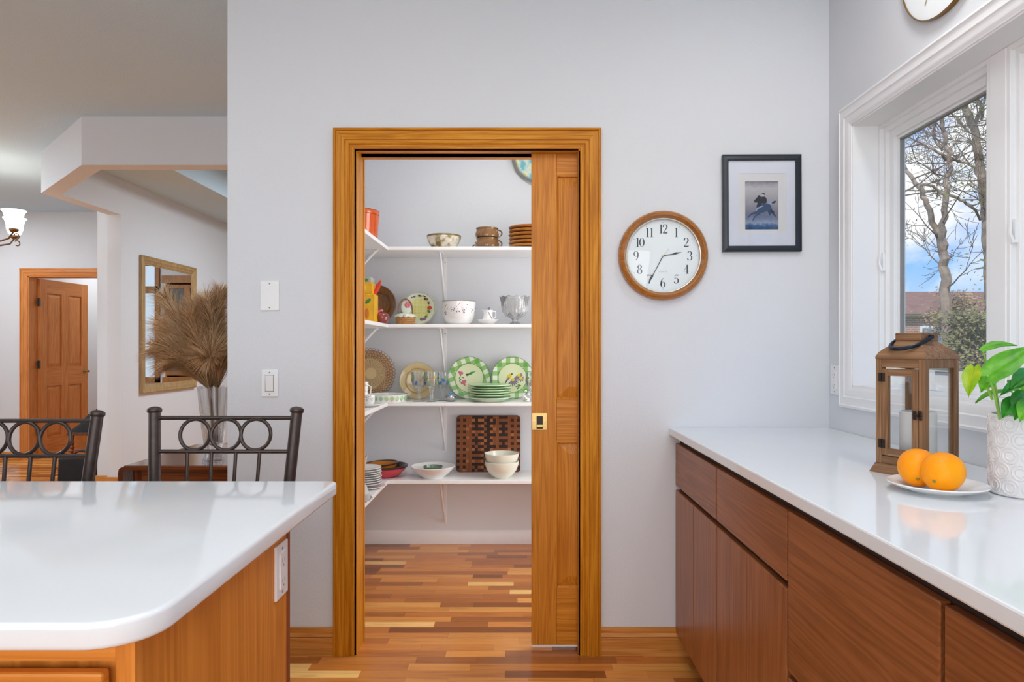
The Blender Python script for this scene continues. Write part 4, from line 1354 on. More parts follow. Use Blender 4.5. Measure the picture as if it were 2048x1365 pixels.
M_yplate = check_plate_mat('yellow_gingham_plate', 0.066, 0.009, S(222, 216, 96), S(232, 230, 140), S(240, 240, 190), S(226, 228, 200), S(110, 116, 110), (0.0985,), True)
loc, rot = leaning('', '', '', 0.105, 838, 4.16, z2, 0.12, None, None)
t = thing('gingham_plate', 'plate with yellow gingham centre and painted fruit rim', 'plate', loc, rot=rot)
MB().lathe(plate_prof(0.103, 0.014, 0.004, 0.66), 56).build('plate_body', M_yplate, t)
spots = [(-.030, .074, M_greyp, .008), (-.045, .068, M_brownp, .006), (0.0, .080, M_blackp, .008), (.010, .078, M_blackp, .006), (.027, .078, M_blackp, .005), (.036, .074, M_blackp, .005), (.046, .058, M_brownp, .011), (.036, .060, M_blackp, .007), (.058, .040, M_brownp, .007),
         (.060, .030, M_blackp, .005), (.066, .004, M_redp, .015), (.058, -.016, M_leafg, .008), (.064, -.022, M_leafg, .007), (.044, -.052, M_brownp, .009), (.052, -.040, M_yellowp, .006), (.018, -.068, M_greyp, .012), (.034, -.066, M_greyp, .010), (-.06, .04, M_leafg, .01), (-.07, .01, M_pinkp, .01)]
for i, (x, y, m_, r) in enumerate(spots):
    MB().ball((x, y, 0.0115 + 0.22 * max(0, math.hypot(x, y) - 0.072)), r, r * 0.8, 0.0022, 10, 6).build('painted_fruit', m_, t)

t = thing('enamel_bowl', 'deep white enamel bowl with grey sprig pattern and steel rim', 'bowl', (PX(918, 4.0), 4.0, z2))
MB().lathe([(0, 0), (0.062, 0), (0.078, 0.012), (0.091, 0.040), (0.098, 0.080), (0.1, 0.136), (0.097, 0.136), (0.094, 0.08), (0.086, 0.04), (0.07, 0.012), (0, 0.006)], 48).build('bowl_body', M_china, t)
MB().torus((0, 0, 0.137), 0.0995, 0.0022, 'z', 48, 6).build('bowl_rim', M_steel, t)
rs = random.Random(5)
sprig = MB()
for k in range(70):
    a = -PI / 2 + rs.gauss(0, 0.75)
    zz = rs.uniform(0.055, 0.125)
    r = 0.0975 if zz > 0.08 else 0.0955
    s = rs.choice([0.0015, 0.002, 0.003, 0.0045])
    sprig.ball((r * math.cos(a), r * math.sin(a), zz), s, s, s * rs.uniform(0.6, 1.2), 6, 5)
sprig.build('painted_sprigs', M_greyp, t)

t = thing('creamer_set', 'small white china creamer standing in a fluted saucer', 'creamer', (PX(976, 3.97), 3.97, z2))
sc_ = lambda a, r, zz: (r + 0.002 * math.sin(a * 12) * (r > 0.05), zz)
MB().lathe([(0, 0), (0.032, 0), (0.045, 0.010), (0.063, 0.026), (0.061, 0.028), (0.04, 0.014), (0, 0.008)], 48, sc_).build('saucer', M_china, t)
MB().lathe([(0, 0.009), (0.026, 0.010), (0.034, 0.024), (0.029, 0.045), (0.027, 0.065), (0.032, 0.084), (0.030, 0.084), (0.025, 0.066), (0, 0.06)], 32,
           lambda a, r, zz: (r + (0.010 if zz > 0.08 else 0) * max(0, math.cos(a - PI)) ** 4, zz)).build('jug', M_china, t)
MB().tube([(0.028, 0, 0.076), (0.046, 0, 0.074), (0.046, 0, 0.045), (0.032, 0, 0.03)], 0.0035, 8).build('jug_handle', M_china, t)
MB().ball((0.006, 0, 0.092), 0.008, 0.008, 0.010).build('lid_finial', M_greyp, t)
sg = MB()
for k in range(7):
    sg.ball((0.006 + 0.003 * k, -0.030 + 0.0012 * k, 0.068 - 0.006 * k), 0.002, 0.002, 0.003, 6, 5)
sg.build('painted_sprigs', M_blackp, t)

cut = lambda a, r, zz: (r + (0.0022 * math.sin(a * 24 + zz * 500) if 0.05 < zz < 0.115 else 0.003 * math.sin(a * 12) if zz > 0.155 else 0), zz + (0.004 * math.sin(a * 12) if zz > 0.155 else 0))
o = MB().lathe([(0, 0), (0.034, 0), (0.036, 0.004), (0.018, 0.018), (0.016, 0.028), (0.030, 0.038), (0.058, 0.052), (0.074, 0.075), (0.080, 0.10), (0.084, 0.13), (0.090, 0.158), (0.092, 0.165), (0.087, 0.160), (0.079, 0.13), (0.074, 0.10), (0.066, 0.075), (0.05, 0.056), (0, 0.044)], 96, cut).build('crystal_bowl', M_crystal, None, (PX(1030, 4.0), 4.0, z2))
tag(o, 'cut crystal footed bowl beside the door edge', 'bowl')

# ---- third shelf
z3 = SH[2]
M_pinkglass = thin_glass('pink_amber_glass', S(240, 214, 176), body=0.7, edge=0.0, bodycol=S(240, 212, 158), refl=0.8)
M_amberglass = thin_glass('pale_amber_glass', S(250, 238, 206), body=0.5, edge=0.0, bodycol=S(252, 232, 180), refl=0.8)
loc, rot = leaning('', '', '', 0.160, 741, 4.15, z3, 0.08, None, None)
t = thing('lace_plate', 'large pink amber glass plate with looped lace edge', 'plate', loc, rot=rot)
MB().lathe([(0, 0), (0.030, 0), (0.031, 0.003), (0.034, 0.003), (0.088, 0.004), (0.094, 0.010), (0.140, 0.020), (0.142, 0.023), (0.094, 0.014), (0.085, 0.007), (0, 0.006)], 96, lambda a, r, zz: (r, zz + 0.0012 * math.sin(a * 48) * (0.033 < r < 0.09))).build('plate_body', M_pinkglass, t)
M_pinkdk = thin_glass('pink_glass_thick', S(190, 130, 110), body=0.85, edge=0.0, bodycol=S(164, 104, 84), refl=1.0)
lp = MB()
for ring, (R, n, r) in enumerate(((0.148, 44, 0.0092), (0.130, 40, 0.0085), (0.113, 36, 0.0075), (0.100, 32, 0.0065))):
    for i in range(n):
        a = 2 * PI * (i + 0.5 * (ring % 2)) / n
        lp.torus((R * math.cos(a), R * math.sin(a), 0.0285 - 0.22 * (0.148 - R)), r, 0.0015, 'z', 10, 4)
lo = lp.build('lace_loops', M_pinkdk, t)
lo['kind'] = 'stuff'
rbm = MB()
for i in range(48):
    a = 2 * PI * i / 48
    rbm.tube([(0.036 * math.cos(a), 0.036 * math.sin(a), 0.0065), (0.086 * math.cos(a), 0.086 * math.sin(a), 0.0085)], 0.0013, 4)
ro = rbm.build('radial_ribs', thin_glass('rib_glass', S(190, 150, 110), body=0.7, bodycol=S(168, 132, 88)), t)
ro['kind'] = 'stuff'

loc, rot = leaning('', '', '', 0.1145, 836, 4.16, z3, 0.09, None, None)
t = thing('amber_plate', 'pale amber glass plate behind the painted goblets', 'plate', loc, rot=rot)
MB().lathe(plate_prof(0.1135, 0.016, 0.004, 0.62), 72).build('plate_body', M_amberglass, t)
dn = MB()
for i in range(36):
    a = 2 * PI * i / 36
    dn.tube([(0.073 * math.cos(a - .06), 0.073 * math.sin(a - .06), 0.0115), (0.080 * math.cos(a), 0.080 * math.sin(a), 0.0125), (0.073 * math.cos(a + .06), 0.073 * math.sin(a + .06), 0.0115)], 0.0018, 4)
do = dn.build('scalloped_ring', mat('amber_glass_edge', S(190, 132, 60), 0.2), t)
do['kind'] = 'stuff'
MB().torus((0, 0, 0.017), 0.1125, 0.0012, 'z', 64, 5).build('plate_edge', mat('amber_glass_rim', S(150, 128, 92), 0.2), t)

M_gcheck = check_plate_mat('green_gingham_plate', 0.089, 0.054, S(112, 170, 84), S(146, 192, 118), S(226, 230, 214), S(212, 220, 176), S(70, 96, 72), (0.0885, 0.1305))
def bird_plate(label, px, which, rz):
    loc, rot = leaning('', '', '', 0.132, px, 4.165, z3, 0.08, None, None)
    t = thing('bird_plate', label, 'plate', loc, rot=rot, group='green gingham bird plates')
    MB().lathe(plate_prof(0.132, 0.016, 0.004, 0.68), 64).build('plate_body', M_gcheck, t, (0, 0, 0), (0, 0, rz))
    def flat(nm, pts, m_, zz=0.0048):
        MB().prism(pts, zz, zz + 0.0006).build(nm, m_, t)
    def blob(nm, x, y, rx, ry, m_, an=0.0, zz=0.005):
        MB().ball((0, 0, 0), rx, ry, 0.0009, 12, 6).xf(Matrix.Translation((x, y, zz)) @ Matrix.Rotation(an, 4, 'Z')).build(nm, m_, t)
    if which == 'humming':
        flat('painted_bird', [(-.020, .014), (-.012, .026), (.004, .030), (.018, .038), (.044, .042), (.030, .034), (.014, .022), (-.002, .016), (-.014, .010)], M_leafg)
        blob('bird_head', -.014, .020, .008, .006, M_blackp)
        blob('bird_wing', .012, .032, .012, .005, M_leafg, 0.5, 0.0055)
        for x, y, s in ((-.054, .028, .013), (-.062, .036, .008), (-.044, .030, .009), (-.054, .016, .006), (-.034, -.026, .014), (-.026, -.020, .010), (-.046, -.032, .010), (-.030, -.042, .009)):
            blob('painted_flower', x, y, s, s * 0.7, M_pinkp, x * 30)
        for x, y, an in ((-.060, 0, 1.2), (-.056, -.012, .6), (-.058, -.022, 1.9), (-.040, .002, -.4)):
            blob('painted_leaf', x, y, .009, .003, M_leafg, an)
    else:
        blob('painted_bird', -.020, .008, .013, .020, M_yellowp, -0.7)
        blob('bird_head', -.008, .020, .008, .007, M_yellowp)
        blob('bird_cap', -.004, .024, .006, .0045, M_blackp, 0, 0.0056)
        blob('bird_wing', -.028, -.008, .016, .006, M_greyp, 0.9, 0.0056)
        blob('bird_tail', -.040, -.024, .012, .003, M_blackp, 1.1, 0.0056)
        for cx, cy, n, l in ((0.002, -.012, 9, .036), (.040, .016, 6, .020), (.052, -.002, 5, .02)):
            for i in range(n):
                a = -PI * 0.75 + i * (1.1 * PI / n)
                blob('painted_petal', cx + l * 0.7 * math.cos(a), cy + l * 0.7 * math.sin(a), l * 0.5, .0042, M_greyp, a)
            blob('flower_heart', cx, cy, .011, .010, M_yellowp, 0, 0.0058)
        for x, y, an in ((.030, -.052, .3), (.044, -.046, -.4), (.036, -.062, .9)):
            blob('painted_leaf', x, y, .012, .004, M_leafg, an)


bird_plate('green gingham plate with a hummingbird and pink flowers', 938.5, 'humming', 0.35)
bird_plate('green gingham plate with a yellow goldfinch and daisies', 1025, 'finch', 0.0)
for i in range(6):
    h0 = z3 + (0 if i == 0 else 0.012 + 0.0145 * i)
    if i == 0:
        prof = [(0, 0), (0.078, 0), (0.085, 0.003), (0.120, 0.020), (0.130, 0.024), (0.128, 0.027), (0.08, 0.010), (0, 0.006)]
    else:
        prof = [(0, 0.0), (0.085, 0.0), (0.117, 0.011), (0.1285, 0.0145), (0.1285, 0.018), (0.118, 0.015), (0.085, 0.005), (0, 0.005)]
    o = MB().lathe(prof, 56).build('green_plate', M_green if i else pmat('pale_green_glaze', S(196, 222, 196), 0.25), None, (PX(979, 3.975) + random.uniform(-.0015, .0015), 3.985, h0))
    tag(o, 'pale green bottom plate of the stacked green plates' if i == 0 else 'light green plate, %s in the stack before the bird plates' % ORD[5 - i], 'plate', 'stacked green plates')


def goblet(label, px, Y, h, r, cols):
    t = thing('painted_goblet', label, 'goblet', (PX(px, Y), Y, z3), random.uniform(0, 6), 'painted glass goblets')
    k = h / 0.176
    MB().lathe([(0, 0), (r * .86, 0), (r * .86, 0.003), (r * .25, 0.009 * k), (0.009, 0.02 * k), (0.013, 0.035 * k), (0.0075, 0.052 * k), (0.012, 0.064 * k), (r * .5, 0.074 * k), (r * .86, 0.095 * k), (r * .95, 0.12 * k), (r, h),
                (r - .0015, h), (r * .92, 0.12 * k), (r * .82, 0.097 * k), (0.006, 0.077 * k), (0, 0.077 * k)], 32).build('goblet_glass', M_clear, t)
    rz = t.rotation_euler[2]
    for i in range(6):
        a = -PI / 2 + (i - 2.5) * 0.5 - rz
        zz = (0.128 + 0.020 * math.sin(i * 2.1)) * k
        rr = r * (0.93 + 0.05 * zz / h)
        MB().ball((0, 0, 0), 0.0016, 0.009, 0.013, 10, 6).xf(Matrix.Translation((rr * math.cos(a), rr * math.sin(a), zz)) @ Matrix.Rotation(a, 4, 'Z') @ Matrix.Rotation(i * 1.3, 4, 'X')).build('painted_flower', cols[i % len(cols)], t)


M_pl = [thin_glass('wash_' + n_, c_, body=0.5, bodycol=c_, refl=0.3) for n_, c_ in (('pink', S(220, 180, 168)), ('blue', S(96, 160, 212)), ('green', S(176, 206, 150)), ('yellow', S(216, 210, 120)))]
goblet('painted glass goblet, leftmost before the amber plate', 838, 4.0, 0.176, 0.046, [M_pl[0], M_pl[2], M_pl[1]])
goblet('painted glass goblet, middle of the three by the bracket', 863, 3.965, 0.176, 0.036, [M_pl[0], M_pl[3], M_pl[2]])
goblet('painted glass goblet with blue flower next to the hummingbird plate', 885, 4.05, 0.172, 0.037, [M_pl[1], M_pl[2], M_pl[1]])
goblet('painted glass goblet half hidden behind the pocket door', 1064, 4.0, 0.172, 0.040, [M_pl[0], M_pl[2]])

t = thing('sugar_bowl', 'tiny silver sugar bowl with blue knob beside the goblets', 'bowl', (PX(902, 3.98), 3.98, z3))
MB().lathe([(0, 0), (0.016, 0), (0.027, 0.010), (0.032, 0.024), (0.031, 0.030), (0.026, 0.036), (0.014, 0.043), (0, 0.046)], 28).build('bowl_body', M_steel, t)
MB().ball((0, 0, 0.050), 0.008, 0.008, 0.007).build('lid_knob', M_bluep, t)
MB().lathe([(0.012, 0.044), (0.022, 0.039), (0.024, 0.0375)], 24).build('lid_ring', M_bluep, t)

t = thing('rose_figurine', 'little white china flower figurine by the door edge', 'figurine', (PX(1052, 3.96), 3.96, z3))
rf = random.Random(3)
fg = MB()
for k in range(16):
    zz = rf.uniform(0.006, 0.062)
    fg.ball((rf.uniform(-.018, .018), rf.uniform(-.014, .014), zz), rf.uniform(.006, .011), None, rf.uniform(.005, .009), 8, 6)
fg.build('china_petals', M_china, t)
fg = MB()
for k in range(6):
    fg.ball((rf.uniform(-.018, .018), -0.018, rf.uniform(0.006, .06)), .005, None, .004, 6, 5)
fg.build('gilt_leaves', mat('gilt_green', S(150, 150, 84), 0.3), t)

M_diam = check_plate_mat('green_diamond_dish', 0.5, 0.024, S(150, 190, 132), S(190, 206, 184), S(224, 226, 222), S(226, 228, 222), S(120, 130, 110), (0.118,), True)
t = thing('diamond_dish', 'low round dish with green diamond pattern in the corner', 'dish', (PX(775, 3.99), 3.99, z3))
MB().lathe([(0, 0), (0.108, 0), (0.118, 0.044), (0.115, 0.045), (0.104, 0.006), (0, 0.005)], 48).build('dish_body', M_china, t)
dm = MB()
for i in range(22):
    a = 2 * PI * i / 22
    R = 0.1142
    da = 0.125
    dm.add([(R * math.cos(a), R * math.sin(a), 0.022 - 0.016), ((R + .0005) * math.cos(a + da), (R + .0005) * math.sin(a + da), 0.022), ((R + .0045) * math.cos(a), (R + .0045) * math.sin(a), 0.022 + 0.017), ((R + .0005) * math.cos(a - da), (R + .0005) * math.sin(a - da), 0.022)], [(0, 1, 2, 3)])
dm.build('painted_diamonds', mat('diamond_green', S(160, 196, 146), 0.3, var=0.1), t)
MB().torus((0, 0, 0.045), 0.1165, 0.0016, 'z', 48, 6).build('dish_rim', mat('dark_green_rim', S(96, 116, 84), 0.3), t)

t = thing('teacup', 'white floral teacup on its saucer at the door jamb', 'cup', (PX(738, 3.62), 3.62, z3))
MB().lathe([(0, 0), (0.03, 0), (0.058, 0.008), (0.070, 0.014), (0.068, 0.016), (0.03, 0.008), (0, 0.005)], 36).build('saucer', M_china, t)
MB().lathe([(0, 0.006), (0.018, 0.007), (0.030, 0.025), (0.033, 0.065), (0.031, 0.065), (0.028, 0.027), (0, 0.012)], 32).build('cup', M_china, t)
sg = MB()
for k in range(26):
    a = -PI / 2 + rs.gauss(0, 0.6)
    sg.ball((0.032 * math.cos(a), 0.032 * math.sin(a), rs.uniform(0.028, 0.06)), 0.0017, 0.0017, 0.002, 6, 5)
sg.build('painted_sprigs', M_greyp, t)
t = thing('milk_jug', 'slim white floral jug behind the teacup', 'jug', (PX(729, 3.76), 3.76, z3))
MB().lathe([(0, 0), (0.022, 0), (0.026, 0.03), (0.019, 0.075), (0.022, 0.128), (0.020, 0.128), (0.017, 0.076), (0, 0.01)], 28).build('jug_body', M_china, t)
MB().tube([(0.02, 0, 0.11), (0.036, 0, 0.1), (0.034, 0, 0.06), (0.022, 0, 0.04)], 0.003, 8).build('jug_handle', M_china, t)
sg = MB()
for k in range(18):
    a = -PI / 2 + rs.gauss(0, 0.6)
    sg.ball((0.0215 * math.cos(a), 0.0215 * math.sin(a), rs.uniform(0.07, 0.12)), 0.0017, 0.0017, 0.003, 6, 5)
sg.build('painted_sprigs', mat('sprig_green', S(120, 150, 130), 0.5), t)

# ---- lowest shelf
z4 = SH[3]
t = thing('red_dish', 'red enamel dish with black rim at the left of the lowest shelf', 'dish', (PX(771, 4.03), 4.03, z4))
MB().lathe([(0, 0), (0.066, 0), (0.09, 0.012), (0.118, 0.040), (0.132, 0.064), (0.128, 0.064), (0.086, 0.018), (0, 0.008)], 48).build('dish_body', M_red, t)
MB().lathe([(0.1325, 0.058), (0.1345, 0.066), (0.128, 0.070), (0.112, 0.062), (0.10, 0.044), (0.0, 0.012)], 48).build('black_rim', M_dkrim, t)
t = thing('amber_dish', 'amber glazed dish nested inside the red enamel dish', 'dish', (PX(762, 4.03) + 0.004, 4.03, z4 + 0.016), rot=(0.0, -0.05, 0))
MB().lathe([(0, 0), (0.045, 0), (0.075, 0.02), (0.100, 0.060), (0.096, 0.064), (0.07, 0.026), (0, 0.010)], 40).build('dish_body', M_amber, t)
MB().torus((0, 0, 0.062), 0.099, 0.005, 'z', 40, 8).build('dish_rim', M_dkrim, t)

o = MB().lathe([(0, 0), (0.066, 0), (0.070, 0.006), (0.098, 0.028), (0.120, 0.050), (0.132, 0.068), (0.129, 0.070), (0.094, 0.034), (0.06, 0.012), (0, 0.010)], 56).build('serving_bowl', M_china, None, (PX(866, 4.0), 4.0, z4))
tag(o, 'wide white serving bowl in the middle of the lowest shelf', 'bowl')
cutb = lambda a, r, zz: (r + 0.0012 * math.sin(a * 16), zz)
M_greenglass = thin_glass('green_glass', S(186, 210, 190), body=0.3, edge=0.3, bodycol=S(130, 160, 138), refl=1.4)
o = MB().lathe([(0, 0), (0.038, 0), (0.05, 0.03), (0.058, 0.056), (0.055, 0.056), (0.046, 0.03), (0, 0.008)], 64, cutb).build('glass_dish', M_greenglass, None, (PX(866, 4.0), 4.0, z4 + 0.0105))
tag(o, 'small green glass bowl sitting in the white serving bowl', 'bowl')

# chequered end grain board
t = thing('cutting_board', 'chequered end grain cutting board leaning on the pantry wall', 'cutting board', (PX(976.5, 4.16), 4.16, z4), rot=(math.radians(-7), 0, 0))
bw, bh, bt = 0.40, 0.352, 0.028
MB().prism(rounded(-bw / 2, bw / 2, 0, bh, (0.022,) * 4, 6), 0, bt, 'y').build('board_body', wood('board_walnut', S(58, 30, 16), S(84, 46, 26), S(104, 60, 36), axis='z'), t, bevel=0.002)
WC = [wood('block_light', S(140, 84, 46), S(162, 100, 56), S(176, 114, 68), 'z', freq=2, rough=0.65, coat=0), wood('block_mid', S(104, 56, 26), S(128, 72, 36), S(144, 86, 46), 'z', freq=2, rough=0.65, coat=0), wood('block_dark', S(34, 16, 10), S(46, 24, 15), S(60, 33, 21), 'z', freq=2, rough=0.65, coat=0)]
bk = MB()
nx, nz_ = 21, 19
rk = random.Random(9)
coltype = 'amammADAlaDlxmADAmama'
for i in range(nx):
    for j in range(nz_):
        if (i in (0, nx - 1)) and (j in (0, nz_ - 1)):
            continue
        ct, ev = coltype[i], j % 2
        k = {'a': 2 if ev else 1, 'A': 1 if ev else 2, 'm': 1, 'D': 2, 'l': 0 if ev else 2, 'x': rk.choice((1, 2))}[ct]
        if k == 1 and rk.random() < .1: k = 0
        if k == 2 and ct == 'D' and rk.random() < .12: k = 1
        bk.cur = k
        x0, zz0 = -bw / 2 + 0.004 + i * (bw - .008) / nx, 0.004 + j * (bh - .008) / nz_
        bk.box(x0, x0 + (bw - .008) / nx - .0003, -0.0008, 0.004, zz0, zz0 + (bh - .008) / nz_ - .0003)
bo = bk.build('wood_blocks', WC, t)
bo['kind'] = 'stuff'

bp_ = [(0, 0), (0.045, 0), (0.05, 0.004), (0.070, 0.022), (0.090, 0.050), (0.1, 0.080), (0.103, 0.098), (0.100, 0.099), (0.096, 0.08), (0.085, 0.05), (0.064, 0.024), (0, 0.008)]
for dz_, lb in ((0, 'cream mixing bowl, lower of the two before the cutting board'), (0.047, 'cream mixing bowl nested on top before the cutting board')):
    tag(MB().lathe(bp_, 56).build('mixing_bowl', M_cream, None, (PX(1003.5, 3.99), 3.99, z4 + dz_)), lb, 'bowl', 'nested cream mixing bowls')

for i in range(9):
    r = 0.098 if i == 0 else 0.084
    wob = lambda a, rr, zz, r=r: (rr + 0.0015 * math.sin(a * 14) * (rr > r * .9), zz)
    o = MB().lathe([(0, 0), (r * .6, 0), (r * .95, 0.009), (r, 0.011), (r, 0.014), (r * .94, 0.0135), (r * .58, 0.004), (0, 0.004)], 56, wob).build('saucer', M_china, None, (-0.838 + random.uniform(-.002, .002) - (0 if i else -0.006), 3.70, z4 + (0 if i == 0 else 0.004 + i * 0.0122)))
    tag(o, 'wide white saucer at the bottom of the saucer stack' if i == 0 else 'white saucer, %s in the stack on the lowest side shelf' % ORD[8 - i], 'saucer', 'stacked white saucers')
M_frost = thin_glass('pressed_glass', (0.9, 0.91, 0.91, 1), body=0.34, edge=0.3, bodycol=(0.92, 0.93, 0.93, 1), refl=1.2)
flu = lambda a, r, zz: (r + 0.0025 * math.sin(a * 14) * (zz > 0.02), zz + 0.006 * math.sin(a * 7) * (zz > 0.15))
tag(MB().lathe([(0, 0), (0.035, 0), (0.04, 0.02), (0.045, 0.09), (0.062, 0.16), (0.070, 0.200), (0.066, 0.200), (0.056, 0.16), (0.04, 0.09), (0, 0.02)], 84, flu).build('glass_vase', M_frost, None, (-0.865, 3.535, z4)), 'ruffled clear glass vase beside the stacked saucers', 'vase')
t = thing('butter_dome', 'clear pressed glass domed dish nearest the door jamb', 'dish', (-0.815, 3.36, z4))
MB().lathe([(0, 0), (0.05, 0), (0.078, 0.012), (0.086, 0.018), (0.083, 0.020), (0.05, 0.008), (0, 0.006)], 56, lambda a, r, zz: (r + 0.002 * math.sin(a * 20) * (r > .07), zz)).build('glass_plate', M_frost, t)
MB().lathe([(0.070, 0.012), (0.072, 0.045), (0.066, 0.050), (0.056, 0.080), (0.03, 0.100), (0.008, 0.106), (0.012, 0.118), (0, 0.124)], 72, lambda a, r, zz: (r + 0.002 * math.sin(a * 24) * (zz < .05), zz)).build('glass_cover', M_frost, t)

# ================================================================== ON THE WORKTOP
# ---- lantern (local frame: +x along the door face AB, origin at the base centre)
LC = Vector((1.014, 1.707, CTOP))
ABd = Vector((-0.057, 0.121, 0)).normalized()          # direction of the door face
ang = math.atan2(-ABd.y, -ABd.x)                        # local +x runs from B (far left) to A (near)
ln = thing('lantern', 'tall wooden lantern with glass sides and a hinged door', 'lantern', LC, ang)
# local axes: +x = from B towards A; the door face then looks along local -y or +y
hw = 0.0655
# outward normal of the door face in world is (-.121,-.057): find its local sign
nw = Vector((-0.121, -0.057, 0)).normalized()
ly = Vector((-math.sin(ang), math.cos(ang), 0))
sg_ = 1 if nw.dot(ly) > 0 else -1
# (built with the door on local -y, then turned if needed)
if sg_ > 0:
    ln.rotation_euler = (0, 0, ang + PI)
def lbox(nm, x0, x1, y0, y1, z0, z1, m_, par=None, bv=0.0012):
    return B(x0, x1, y0, y1, z0, z1).build(nm, m_, par or ln, bevel=bv)
bs = 0.0765
MB().hexa([(-bs, -bs, 0), (bs, -bs, 0), (bs, bs, 0), (-bs, bs, 0)], [(-hw - .001, -hw - .001, 0.024), (hw + .001, -hw - .001, 0.024), (hw + .001, hw + .001, 0.024), (-hw - .001, hw + .001, 0.024)]).build('flared_base', M_lant_x, ln)
BT = 0.292       # top of the box
pw_ = 0.0165
for sx in (-1, 1):
    for sy in (-1, 1):
        x0, x1 = sorted((sx * hw, sx * (hw - pw_)))
        y0, y1 = sorted((sy * hw, sy * (hw - pw_)))
        lbox('corner_post', x0, x1, y0, y1, 0.024, BT, M_lant)
for s in (-1, 1):
    for z0, z1 in ((0.024, 0.044), (BT - 0.022, BT)):
        y0, y1 = sorted((s * (hw - .001), s * (hw - 0.013)))
        lbox('rail', -hw + pw_, hw - pw_, y0, y1, z0, z1, M_lant_x)
        lbox('rail', y0, y1, -hw + pw_, hw - pw_, z0, z1, M_lant)
dr0, dr1 = -hw + pw_ + .001, hw - pw_ - .001
dzA, dzB = 0.046, BT - 0.025
dd = B(dr0, dr0 + 0.016, -hw - .001, -hw + 0.011, dzA, dzB).build('lantern_door', M_lant, ln, bevel=0.001)
B(dr1 - 0.016, dr1, -hw - .001, -hw + 0.011, dzA, dzB).build('door_stile', M_lant, dd, bevel=0.001)
for z0, z1 in ((dzA, dzA + 0.018), (dzB - 0.018, dzB)):
    B(dr0 + 0.016, dr1 - 0.016, -hw - .001, -hw + 0.011, z0, z1).build('door_rail', M_lant_x, dd, bevel=0.001)
M_lpane = thin_glass('lantern_pane', (0.985, 0.99, 0.99, 1), refl=0.25)
B(dr0 + 0.015, dr1 - 0.015, -hw + 0.004, -hw + 0.006, dzA + 0.017, dzB - 0.017).build('pane', M_lpane, dd, bevel=0)
for zz in (0.075, 0.245):
    h = MB().tube([(dr0 - .001, -hw - .003, zz - 0.011), (dr0 - .001, -hw - .003, zz + 0.011)], 0.0022, 8)
    h.box(dr0 - .009, dr0 - .001, -hw - .0025, -hw, zz - 0.011, zz + 0.011).box(dr0 + .001, dr0 + .009, -hw - .0025, -hw - .001, zz - 0.011, zz + 0.011)
    h.build('hinge', M_darkmetal, ln)
lk = MB()
for sx in (-0.007, 0.007):
    for sz in (-0.007, 0, 0.007):
        lk.ball((dr1 + sx, -hw - .003, 0.155 + sz), 0.0055, 0.002, 0.005, 8, 6)
lk.box(dr1 - 0.004, dr1 + 0.006, -hw - .006, -hw - .003, 0.152, 0.156)
lk.ball((dr1 + 0.004, -hw - .007, 0.155), 0.003, 0.003, 0.003, 8, 6)
lk.build('latch', M_darkmetal, ln)
for a in ((-hw + pw_, hw - pw_, hw - .006, hw - .004), (-hw + .004, -hw + .006, -hw + pw_, hw - pw_), (hw - .006, hw - .004, -hw + pw_, hw - pw_)):
    B(a[0], a[1], a[2], a[3], 0.044, BT - 0.022).build('pane', M_lpane, ln)
# roof: concave hip curving up to the cap
prof = [(hw + .001, BT), (hw + .0005, BT + 0.006), (hw - 0.004, BT + 0.016), (hw - 0.012, BT + 0.025), (hw - 0.022, BT + 0.034), (0.034, BT + 0.043), (0.030, BT + 0.048)]
rv, rf_ = [], []
for r, zz in prof:
    rv += [(-r, -r, zz), (r, -r, zz), (r, r, zz), (-r, r, zz)]
for i in range(len(prof) - 1):
    for k in range(4):
        rf_.append((i * 4 + k, i * 4 + (k + 1) % 4, i * 4 + 4 + (k + 1) % 4, i * 4 + 4 + k))
rf_.append((3, 2, 1, 0))
MB().add(rv, rf_).build('roof', M_lant_x, ln, sharp=50)
lbox('roof_cap', -0.034, 0.034, -0.034, 0.034, BT + 0.046, BT + 0.066, M_lant_x)
hp = []
for i in range(15):
    a = PI * i / 14
    hp.append((0.040 * math.cos(a) * (1 + 0.25 * math.sin(a)), -0.076 * math.sin(a), BT + 0.055 - 0.030 * math.sin(a)))
hn = MB().tube(hp, 0.0048, 10)
for sx in (-1, 1):
    hn.tube([(sx * 0.033, 0, BT + 0.055), (sx * 0.042, 0, BT + 0.055)], 0.006, 10)
hn.build('carry_handle', M_hdl, ln)
cd = MB().lathe([(0, 0), (0.040, 0), (0.042, 0.003), (0.042, 0.130), (0.039, 0.134), (0.026, 0.129), (0, 0.127)], 36)
t = thing('pillar_candle', 'white pillar candle standing inside the wooden lantern', 'candle', LC + Vector((0.006, 0.004, 0.0245)))
cd.build('wax', mat('white_wax', (0.84, 0.84, 0.82, 1), 0.4, var=0.01), t)
MB().tube([(0, 0, 0.126), (0.002, 0, 0.140)], 0.0012, 6).build('wick', M_blackp, t)

